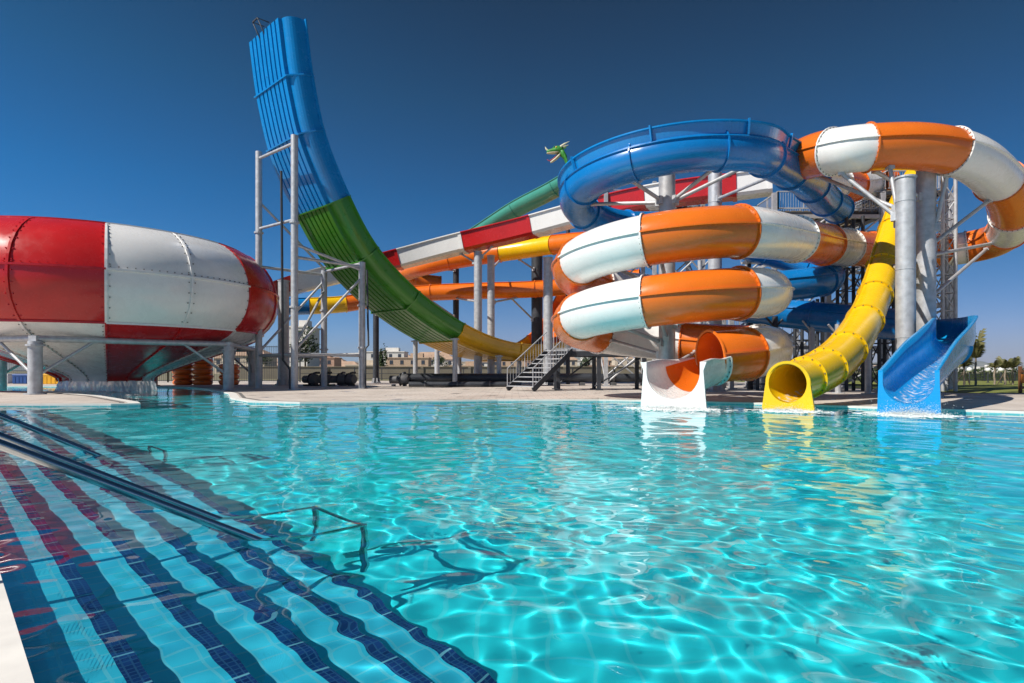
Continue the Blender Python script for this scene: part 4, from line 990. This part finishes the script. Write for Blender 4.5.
for si, (px, nm, n_) in enumerate(((183, 'left', 5), (203, 'middle', 5), (229, 'right', 4))):
    for k in range(n_):
        o = make_raft() if raft is None else copy_tree(raft)
        if raft is None: raft = o
        o.location = ((px - 512) / F * stack_y + random.uniform(-.05,.05), stack_y + random.uniform(-.05,.05), DECK_Z + .385 * k); o.rotation_euler = (0, 0, random.uniform(0, 6))
        w_ = ordn[k] if k < n_ - 1 else 'top'
        o['label'] = f'orange inflatable raft, {w_} one of the {nm} stack behind the bowl'
def crate(px, Y, w_, h_, c, nm, label, cat):
    m = make_mat(nm.replace(' ', '_'), c, .4, var=.1); b_ = Vector(((px-512)/F*Y, Y, DECK_Z))
    root = thing('storage_box', label, cat, 'plastic boxes behind the bowl', tuple(b_))
    mb = MB(); h2 = h_ * .8
    vs = []
    for z, q in ((.0, .94), (.05, 1), (h2 - .03, 1)):
        for sx, sy in ((-1,-1),(1,-1),(1,1),(-1,1)): vs.append(b_ + Vector((sx*w_/2*q, sy*.45*q, z)))
    mb.add(vs, [(3,2,1,0)] + [(k*4+j, k*4+(j+1)%4, k*4+4+(j+1)%4, k*4+4+j) for k in range(2) for j in range(4)] + [(8,9,10,11)]); 
    for k in range(-2, 3): mb.box(b_ + Vector((k*w_/5.5, -.46, h2*.5)), (.05, .03, h2*.8))
    put(mb, 'body', m, root)
    mb = MB(); vs = []
    for z, q in ((h2 - .02, 1.04), (h2 + .06, 1.04), (h_ - .03, .98), (h_, .88)):
        for sx, sy in ((-1,-1),(1,-1),(1,1),(-1,1)): vs.append(b_ + Vector((sx*w_/2*q, sy*.45*q, z)))
    mb.add(vs, [(3,2,1,0)] + [(k*4+j, k*4+(j+1)%4, k*4+4+(j+1)%4, k*4+4+j) for k in range(3) for j in range(4)] + [(12,13,14,15)]); put(mb, 'lid', m, root)
crate(51, 47, 1.75, .85, (.70,.36,.01), 'yellow plastic', 'bright yellow plastic storage box on the deck seen under the bowl', 'box')
crate(27, 48, 1.6, .8, (.02,.07,.25), 'blue plastic', 'dark blue plastic storage box left of the yellow one under the bowl', 'box')
crate(3, 49, 1.5, .8, (.62,.62,.64), 'pale plastic', 'pale grey storage box at the left edge under the bowl', 'box')
# grey pumps and pipes lying along the deck
M_pump = make_mat('pump_grey', (.12,.12,.125), .55, metal=.3, var=.25, vscale=3)
def make_pump():
    root = thing('water_pump', 'x', 'pump', 'grey pumps lying along the deck')
    mb = MB(); mb.tube([(-.2,-.55,.45), (-.2,-.42,.45), (-.2,.0,.45)], [.30,.36,.36], 16); mb.tube([(-.2,0,.45), (-.2,.7,.45)], .26, 16); put(mb, 'housing', M_pump, root)
    mb = MB(); mb.lathe([(.33,-.03),(.43,-.03),(.43,.03),(.33,.03)], (0,0,0), 16, smooth=False)
    mb.v = [(v[0] - .2, v[2] - .02, v[1] + .45) for v in mb.v]; put(mb, 'flange', M_dark, root)
    mb = MB(); mb.tube([(-.2,-.2,.7), (-.2,-.2,.86), (.0,-.2,.9), (.3,-.2,.9)], .08, 10); put(mb, 'outlet_pipe', M_dark, root)
    for y in (-.3, .45): mb = MB(); mb.box((-.2, y, .06), (.6, .14, .12)); put(mb, 'foot', M_dark, root)
    return root
pump = None
for px, Y, lab in ((314, 41, 'grey water pump on the deck, leftmost of the row by the scaffold'), (326, 41.5, 'grey water pump second from the left in the row by the scaffold'), (340, 41.5, 'grey water pump in the middle of the row behind the right scaffold posts'), (350, 41.5, 'grey water pump right of the middle of the row behind the scaffold'), (401, 40.5, 'lone grey water pump at the end of the long dark pipe')):
    o = make_pump() if pump is None else copy_tree(pump)
    if pump is None: pump = o
    o.location = ((px-512)/F*Y, Y, DECK_Z); o['label'] = lab; o.rotation_euler = (0,0,R(70) + random.uniform(-.4,.4))
pl = thing('water_pipe', 'long dark water pipe on low saddles running along the deck behind the stair', 'pipe', loc=((560-512)/F*41, 41, DECK_Z))
A, B = Vector(((405-512)/F*41, 41, .62)), Vector(((720-512)/F*43, 43, .62))
mb = MB(); mb.tube([A, B], .30, 16); put(mb, 'barrel', M_dark, pl)
for k in range(10): q = A.lerp(B, (k + .5) / 10); mb = MB(); mb.box((q.x, q.y, .2), (.35, .8, .25)); put(mb, 'saddle', M_pump, pl)
for k in range(4): q = A.lerp(B, (k + .6) / 4); mb = MB(); mb.tube([q - Vector((.07,0,0)), q + Vector((.07,0,0))], .40, 16); put(mb, 'flange', M_pump, pl)
pl2 = thing('water_pipe', 'shorter dark water pipe lying in front of the long one, near the scaffold', 'pipe', loc=((450-512)/F*38, 38, DECK_Z))
A, B = Vector(((409-512)/F*38.4, 38.4, .25)), Vector(((506-512)/F*38.4, 38.4, .25))
mb = MB(); mb.tube([A, B], .17, 12); put(mb, 'barrel', M_dark, pl2)
for k in range(3): q = A.lerp(B, (k + .5) / 3); mb = MB(); mb.tube([q - Vector((.05,0,0)), q + Vector((.05,0,0))], .22, 12); put(mb, 'flange', M_pump, pl2)

# ------------------------------------------------------------------ walls, fences
M_wall = make_mat('tan_render', (0.20, 0.175, 0.13), .9, var=.22, vscale=.25, bump=.1, bscale=6)
wl = thing('boundary_wall', 'long tan boundary wall behind the pumps and columns', 'wall', loc=(-9, 76, 0))
x0, x1, Y = (225-512)/F*76, (735-512)/F*76, 76
mb = MB(); mb.box(((x0+x1)/2, Y, 0.80), (x1-x0, .25, 1.58)); put(mb, 'panel', M_wall, wl)
mb = MB(); mb.box(((x0+x1)/2, Y, 1.63), (x1-x0, .42, .10)); put(mb, 'coping', M_wall, wl)
k = 0; x = x0 + 1
while x < x1: mb = MB(); mb.box((x, Y - .18, .84), (.35, .2, 1.64)); put(mb, 'pier', M_wall, wl); x += 6
def bar_fence(label, A, B, hgt, sp=.16):
    A, B = Vector(A), Vector(B); L = (B-A).length; root = thing('bar_fence', label, 'fence', loc=tuple((A+B)/2))
    m = int(L / sp); mb = MB()
    for k in range(m + 1): q = A.lerp(B, k / m); mb.tube([q + Vector((0,0,.1)), q + Vector((0,0,hgt))], .018, 5)
    for zz in (.15, hgt * .55, hgt - .1): mb.beam(A + Vector((0,0,zz)), B + Vector((0,0,zz)), .04, .06)
    put(mb, 'bar_panel', M_dark, root)
    n_ = max(1, int(L / 3))
    for k in range(n_ + 1): q = A.lerp(B, k / n_); mb = MB(); mb.box(q + Vector((0,0,hgt/2 + .05)), (.10,.10,hgt + .1)); put(mb, 'post', M_dark, root)
bar_fence('tall dark bar fence behind the raft stacks, right of the bowl', P(168,372,54).xy.to_3d() + Vector((0,0,DECK_Z)), P(300,372,54).xy.to_3d() + Vector((0,0,DECK_Z)), 3.3)
bar_fence('low dark bar fence in front of the tan wall', P(300,372,66).xy.to_3d() + Vector((0,0,DECK_Z)), P(600,372,66).xy.to_3d() + Vector((0,0,DECK_Z)), 1.35, .22)
bar_fence('dark bar fence under the bowl at the left edge', P(-40,372,56).xy.to_3d() + Vector((0,0,DECK_Z)), P(168,372,54).xy.to_3d() + Vector((0,0,DECK_Z)), 1.9, .2)

# ------------------------------------------------------------------ the town beyond
M_plaster = [make_mat('plaster_sand', (.50,.36,.25), .9, var=.12), make_mat('plaster_cream', (.58,.49,.38), .9, var=.12), make_mat('plaster_white', (.70,.67,.62), .9, var=.08), make_mat('plaster_rose', (.46,.29,.21), .9, var=.12)]
M_roof = make_mat('faded_roof', (.40,.27,.19), .9, var=.25, vscale=.4); M_glass = make_mat('window_glass', (.05,.06,.08), .15)
rng = random.Random(21)
def house(px, Y, w_, h_, d_, m, roofed, label, floors):
    b_ = Vector(((px-512)/F*Y, Y, DECK_Z - .03)); root = thing('house', label, 'house', 'houses of the town beyond the wall', tuple(b_))
    mb = MB(); mb.box(b_ + Vector((0,0,h_/2)), (w_, d_, h_)); put(mb, 'wall', m, root)
    mb = MB()
    if roofed:
        e = .5; a = [b_ + Vector((sx*(w_/2+e), sy*(d_/2+e), h_ + .01)) for sx, sy in ((-1,-1),(1,-1),(1,1),(-1,1))]; r1, r2 = b_ + Vector((-w_*.28,0,h_+w_*.17)), b_ + Vector((w_*.28,0,h_+w_*.17))
        mb.add(a + [r1, r2], [(3,2,1,0),(0,1,5,4),(1,2,5),(2,3,4,5),(3,0,4)])
    else:
        mb.box(b_ + Vector((0,0,h_+.2)), (w_+.5, d_+.5, .38)); mb.box(b_ + Vector((w_*.2,0,h_+1.2)), (w_*.3, d_*.4, 1.6))
    put(mb, 'roof', M_roof if roofed else m, root)
    nw = max(2, int(w_ / 3.2))
    for f in range(floors):
        for k in range(nw):
            c_ = b_ + Vector((-w_/2 + (k+.5)*w_/nw, -d_/2 - .02, h_*(f+.5)/floors)); mb = MB(); mb.box(c_, (1.25, .08, 1.5)); wo_ = put(mb, 'window', M_glass, root); mb = MB(); mb.box(c_ + Vector((0,-.02,-.82)), (1.5,.16,.1)); put(mb, 'sill', m, wo_)
adj = ['sand coloured', 'cream', 'white', 'rose coloured']; places = [(300,150,'just right of the bar fence'), (250,190,'behind the bar fence'), (262,240,'left of the scaffold'), (318,230,'between the scaffold posts'), (345,260,'behind the scaffold'), (366,215,'right of the scaffold'), (384,250,'right of the slim dark column'), (396,280,'under the green section'),
  (409,230,'under the lower green section'), (420,300,'behind the short far post'), (433,250,'left of the short near post'), (447,290,'behind the short near post'), (464,240,'under the ochre section'), (560,260,'right of the stair'), (580,300,'under the raised platform'), (598,240,'under the platform middle'), (615,280,'right of the platform middle'), (636,250,'left of the white lip'),
  (236,300,'right of the bowl'), (278,210,'beside the left scaffold post'), (508,270,'behind the stair'), (950,620,'beyond the hedge at the right'), (1002,640,'far right beyond the hedge'), (985,700,'between the palms beyond the hedge'), (920,700,'right of the columns beyond the hedge'), (872,500,'under the yellow tube'), (700,330,'behind the coil'), (750,360,'left of the yellow tube mouth'), (330,330,'far behind the pumps'), (475,340,'behind the pale twin columns'), (355,330,'in the haze above the right pumps'), (402,320,'over the lone pump'), (426,350,'between the two short posts'), (456,360,'hidden partly by the near short post'), (494,330,'at the foot of the ochre section'), (524,300,'seen through the stair railing'), (606,360,'above the right end of the long pipe'), (242,230,'over the right raft stack')]
for k, (px, Y, where) in enumerate(places):
    mi = k % 4 if k else 2; fl_ = 4 if k == 0 else (3 if k == 6 else rng.choice((1,2,2))); h_ = fl_ * 2.9
    if px > 680 and px < 900: fl_ = 1; h_ = 3
    if px > 900: mi = 2; fl_ = 2; h_ = 6
    w_ = rng.uniform(11, 19) * (1 if k else .55) * (1.6 if px > 900 else 1); roofed = (k % 3 == 1) and k > 0 and px < 900
    house(px, Y, w_, h_, rng.uniform(8, 10), M_plaster[mi], roofed, f"{adj[mi]} {'hip roofed' if roofed else 'flat roofed'} house beyond the wall, {where}", fl_)

# ------------------------------------------------------------------ trees, palms, hedge, lamps
M_leaf = make_mat('leaf_green', (.055,.085,.02), .7, var=.4, vscale=3, c2=(.02,.04,.012)); M_bark = make_mat('bark', (.12,.085,.055), .9, var=.3, vscale=6, bump=.4, bscale=14); M_frond = make_mat('palm_frond', (.10,.12,.03), .6, var=.3, vscale=3, c2=(.16,.13,.05))
M_palmbark = make_mat('palm_bark', (.26,.21,.16), .9, var=.3, vscale=8); M_hedge = make_mat('hedge_leaf', (.05,.075,.02), .8, var=.4, vscale=2, c2=(.025,.045,.012))
def leaf_cloud(mb, c, rx, ry, rz, n_, s_, rng, clumps=7):
    cs = [Vector((rng.gauss(0,.45)*rx, rng.gauss(0,.45)*ry, rng.gauss(0,.4)*rz)) for _ in range(clumps)]
    for i in range(n_):
        k = rng.choice(cs); p_ = Vector(c) + k + Vector((rng.gauss(0,.28)*rx, rng.gauss(0,.28)*ry, rng.gauss(0,.26)*rz))
        a = Vector((rng.gauss(0,1), rng.gauss(0,1), rng.gauss(0,1))).normalized(); b_ = a.orthogonal().normalized(); c_ = a.cross(b_)
        q = s_ * rng.uniform(.6, 1.3); mb.add([p_ - b_*q, p_ + c_*q*.5, p_ + b_*q, p_ - c_*q*.5], [(0,1,2,3)])
def tree(px, Y, hgt, label, crown=1.0, slim=False, seed=0):
    rng = random.Random(seed); b_ = Vector(((px-512)/F*Y, Y, DECK_Z)); root = thing('tree', label, 'tree', 'trees beyond the pool deck', tuple(b_))
    mb = MB(); mb.tube([b_, b_ + Vector((.05,0,hgt*.3)), b_ + Vector((-.05,.05,hgt*.62))], [hgt*.03, hgt*.022, hgt*.010], 8)
    for k in range(5): a = k*1.3; mb.tube([b_ + Vector((0,0,hgt*(.35+.05*k))), b_ + Vector((math.cos(a)*hgt*.16*crown, math.sin(a)*hgt*.16*crown, hgt*(.6+.05*k)))], [hgt*.010, hgt*.004], 6)
    put(mb, 'trunk', M_bark, root)
    mb = MB(); leaf_cloud(mb, b_ + Vector((0,0,hgt*(.55 if slim else .68))), hgt*.28*crown, hgt*.28*crown, hgt*(.42 if slim else .30), 900, hgt*.035, rng); put(mb, 'crown', M_leaf, root)
tree(305, 84, 6.2, 'round green tree behind the tan wall between the scaffold posts', 1.0, seed=1)
tree(382, 88, 5.4, 'slim dark cypress behind the wall right of the scaffold', .32, True, seed=2)
tree(258, 95, 4.2, 'low bushy tree behind the bar fence left of the scaffold', 1.3, seed=3)
tree(438, 120, 4.6, 'small tree beyond the wall under the green section', 1.1, seed=4)
tree(588, 110, 4.0, 'small tree beyond the wall under the raised platform', 1.1, seed=5)
def palm(px, Y, hgt, label, nf, fl, seed, up=.9):
    rng = random.Random(seed); b_ = Vector(((px-512)/F*Y, Y, DECK_Z)); root = thing('palm_tree', label, 'palm tree', 'young palms on the lawn', tuple(b_)); th = hgt * .58
    mb = MB(); n_ = 9; mb.tube([b_ + Vector((.03*math.sin(k), 0, th*k/n_)) for k in range(n_+1)], [.07 - .02*k/n_ + (.010 if k % 2 else 0) for k in range(n_+1)], 8); put(mb, 'trunk', M_palmbark, root)
    mb = MB(); c_ = b_ + Vector((.03*math.sin(n_),0,th))
    for f in range(nf):
        a = 2.4*f + rng.uniform(-.2,.2); d = Vector((math.cos(a), math.sin(a), 0)); e = Vector((-d.y, d.x, 0)); tilt = up * rng.uniform(.6, 1.3); L = fl * rng.uniform(.8, 1.15); prev = c_
        for k in range(1, 8):
            q = k / 7; p_ = c_ + d * L * q * .75 * (1.2 - .4*up) + Vector((0,0, L * (tilt * q - .85 * q*q)))
            mb.tube([prev, p_], .016, 4, caps=False)
            for sg in (-1, 1):
                w_ = .42 * fl * (1 - abs(q - .45)); tip = p_ + e * sg * w_ * .6 + d * w_ * .5 - Vector((0,0,w_*.35)); mb.add([prev, p_, tip], [(0,1,2)]); m_ = prev.lerp(p_, .5); mb.add([m_, p_, tip + d*.08 + Vector((0,0,.06))], [(0,1,2)])
            prev = p_
    put(mb, 'crown', M_frond, root)
    if seed % 2: 
        for sg in (-1, 1): mb = MB(); mb.tube([b_ + Vector((sg*.5, .1, 0)), b_ + Vector((sg*.08, 0, th*.7))], .03, 6); put(mb, 'stake', M_bark, root)
palm(964, 43, 2.3, 'bushy young palm with two stakes left of the tall palm', 16, 1.05, 1, 1.3)
palm(975.5, 42, 3.3, 'tallest slim palm with upright fronds beside the blue chute', 13, 1.35, 2, 1.9)
palm(994.5, 45, 2.2, 'young palm with a small round head right of the tall palm', 12, .85, 4, 1.3)
palm(1005, 44, 2.1, 'left one of two close young palms near the right edge', 12, .95, 5, 1.4)
palm(1012.5, 44.5, 2.2, 'right one of two close young palms near the right edge', 12, 1.0, 6, 1.4)
hd = thing('hedge', 'clipped green hedge behind a low mesh fence beyond the lawn', 'hedge', loc=(34, 62, DECK_Z))
mb = MB(); rng = random.Random(8)
for k in range(5200):
    x = rng.uniform(14, 66); mb_z = rng.uniform(.1, 1.25) if False else DECK_Z + .1 + 1.15 * rng.random() ** .7; p_ = Vector((x, 62 + rng.uniform(-.35,.35), mb_z + .12*math.sin(x*1.7)))
    a = Vector((rng.gauss(0,1), rng.gauss(0,1)-.5, rng.gauss(0,1)+.4)).normalized(); b_ = a.orthogonal().normalized(); c_ = a.cross(b_); q = rng.uniform(.08,.18); mb.add([p_-b_*q, p_+c_*q*.6, p_+b_*q, p_-c_*q*.6], [(0,1,2,3)])
put(mb, 'foliage', M_hedge, hd)
mb = MB(); mb.box((40, 62, .45), (52, .5, .8)); put(mb, 'woody_core', M_hedge, hd)
bar_fence('low dark mesh fence in front of the hedge beyond the lawn', (14, 60.5, DECK_Z), (66, 60.5, DECK_Z), .8, .3)
M_globe = make_mat('globe_white', (.8,.8,.78), .3)
for px, Y, lab in ((969.5, 50, 'white globe lamp post on the lawn left of the tall palm'), (988, 52, 'white globe lamp post midway between the tall palm and the small one'), (1001, 51, 'white globe lamp post just left of the two close palms')):
    b_ = Vector(((px-512)/F*Y, Y, DECK_Z)); root = thing('lamp_post', lab, 'lamp', 'globe lamps on the lawn', tuple(b_))
    mb = MB(); mb.tube([b_, b_ + Vector((0,0,.95))], .05, 8); mb.lathe([(0,.04),(.14,.04),(.14,0),(0,0)], b_, 10); put(mb, 'pole', M_dark, root)
    mb = MB(); mb.lathe([(.20*math.sin(math.pi*k/10) + .001, .20*math.cos(math.pi*k/10)) for k in range(11)][::-1], b_ + Vector((0,0,1.13)), 14); put(mb, 'globe', M_globe, root)
# wooden stand at the right edge
M_wood = make_mat('varnished_wood', (.16,.07,.03), .5, var=.25, vscale=5); M_ply = make_mat('orange_board', (.62,.22,.03), .5)
b_ = Vector((24.2, 27.6, DECK_Z)); b_.x = (1025-512)/F*28; b_.y = 28
ws = thing('wooden_stand', 'dark wooden stand with an orange board at the right edge of the deck', 'stand', loc=tuple(b_))
for sx in (-.22, .55):
    mb = MB(); mb.box(b_ + Vector((sx, 0, .62)), (.10,.12,1.24)); put(mb, 'post', M_wood, ws)
mb = MB(); mb.box(b_ + Vector((.165,-.09,.66)), (.78,.05,.42)); put(mb, 'board', M_ply, ws)
for z in (.25, 1.0): mb = MB(); mb.box(b_ + Vector((.165,-.08,z)), (.9,.06,.10)); put(mb, 'rail', M_wood, ws)

# ------------------------------------------------------------------ dragon head on the tower
M_scale = make_mat('dragon_green', (.04,.24,.03), .45, var=.35, vscale=6); M_pale = make_mat('dragon_pale', (.62,.60,.42), .5, var=.15, vscale=6); M_mouth = make_mat('dragon_mouth', (.45,.03,.03), .5); M_eye = make_mat('dragon_eye', (.8,.62,.05), .3)
D0 = P(557, 153, 46.5); S = 1.0
dr = thing('dragon_head', 'green and cream dragon head sculpture with open jaws above the teal flume', 'sculpture', loc=tuple(D0))
def wedge(name, mat, rings, n_=12):
    """rings: (x, z, half width, half height) along the head; facing -X"""
    mb = MB(); vs = []; fs = []
    for (x, z, hw, hh) in rings:
        for k in range(n_): a = 2*math.pi*k/n_; vs.append(D0 + Vector((x, hw*math.cos(a), z + hh*math.sin(a))) * S)
    for i in range(len(rings)-1):
        for k in range(n_): fs.append((i*n_+k, i*n_+(k+1)%n_, (i+1)*n_+(k+1)%n_, (i+1)*n_+k))
    fs += [tuple(range(n_))[::-1], tuple(range((len(rings)-1)*n_, len(rings)*n_))]
    mb.add(vs, fs, 0, True); return put(mb, name, mat, dr)
wedge('upper_jaw', M_scale, [(-.80,.06,.08,.06), (-.74,.10,.17,.13), (-.55,.14,.22,.15), (-.25,.18,.28,.20), (.05,.24,.34,.30), (.30,.20,.32,.34), (.5,.10,.2,.25)])
wedge('upper_lip', M_pale, [(-.80,-.02,.06,.03), (-.72,-.01,.17,.05), (-.3,.0,.27,.06), (.1,.02,.30,.06)])
wedge('lower_jaw', M_pale, [(-.52,-.72,.05,.05), (-.42,-.68,.14,.09), (-.15,-.5,.2,.11), (.12,-.25,.24,.15), (.3,.0,.24,.2)])
wedge('tongue', M_mouth, [(-.78,-.50,.03,.02), (-.6,-.62,.06,.03), (-.3,-.46,.1,.05), (.1,-.12,.16,.09)])
wedge('neck', M_scale, [(.25,.1,.3,.34), (.5,-.1,.32,.36), (.75,-.6,.34,.4), (.85,-1.4,.36,.42)])
for sy in (-1, 1):
    mb = MB(); mb.tube([D0 + Vector((.25, sy*.2, .4)), D0 + Vector((.55, sy*.3, .58)), D0 + Vector((.95, sy*.36, .78))], [.11, .08, .01], 8); put(mb, 'horn', M_pale, dr)
    mb = MB(); mb.lathe([(.07*math.sin(math.pi*k/8)+.001, .07*math.cos(math.pi*k/8)) for k in range(9)][::-1], D0 + Vector((-.08, sy*.27, .36)), 10); put(mb, 'eye', M_eye, dr)
mb = MB(); mb.tube([D0 + Vector((-.70,0,.18)), D0 + Vector((-.86,0,.34)), D0 + Vector((-.92,0,.5))], [.08,.06,.01], 8); put(mb, 'nose_horn', M_pale, dr)
for k in range(5): mb = MB(); x = -.3 + .22*k; mb.tube([D0 + Vector((x,0,.36 + .05*k - .03*k*k*.5)), D0 + Vector((x + .16,0,.62 + .03*k - .03*k*k*.5))], [.07,.005], 6); put(mb, 'crest_spike', M_scale, dr)
mb = MB(); mb.tube([D0 + Vector((.85,0,-1.3)), Vector((D0.x + .85, D0.y, DECK_Z))], .16, 10); put(mb, 'pole', M_dark, dr)

HAZE_D = 0.00005
# ------------------------------------------------------------------ far hills
def hills(name, Y, amp, base, seed, mat):
    rng = random.Random(seed); ph_ = [(rng.uniform(.0004,.003), rng.uniform(0,6), rng.uniform(.2,1)) for _ in range(9)]
    mb = MB(); N_ = 240; vs = []; fs = []
    for i in range(N_ + 1):
        x = -9000 + 18000*i/N_; h_ = base + amp * sum(w_*math.sin(f_*x + p_) for f_, p_, w_ in ph_) / 3
        h_ = max(5, h_)
        for (dy, q) in ((-700, 0), (-350, .35), (-120, .75), (0, 1), (300, .6), (900, 0)): vs.append((x, Y + dy + 60*math.sin(i*1.7), h_*q - (2 if q == 0 else 0)))
    for i in range(N_):
        for j in range(5): fs.append((i*6+j, (i+1)*6+j, (i+1)*6+j+1, i*6+j+1))
    mb.add(vs, fs, 0, True); o = mb.build(name, mat); tag(o, kind='structure'); return o
M_hill = make_mat('dry_hills', (.20,.19,.15), .95, var=.3, vscale=.004, c2=(.11,.12,.08))
hills('hills', 7600, 60, 135, 4, M_hill)
# the air of a hot day: one even, thin haze round the whole place
mb = MB(); mb.box((0, 3000, 150), (19000, 12600, 304))
M_haze = bpy.data.materials.new('haze'); M_haze.use_nodes = True; t = M_haze.node_tree; t.nodes.clear()
ou = t.nodes.new('ShaderNodeOutputMaterial'); pv = t.nodes.new('ShaderNodeVolumePrincipled')
pv.inputs['Color'].default_value = (.62,.74,.95,1); pv.inputs['Density'].default_value = HAZE_D; t.links.new(pv.outputs[0], ou.inputs['Volume'])
hz_o = mb.build('haze', M_haze); tag(hz_o, kind='stuff')
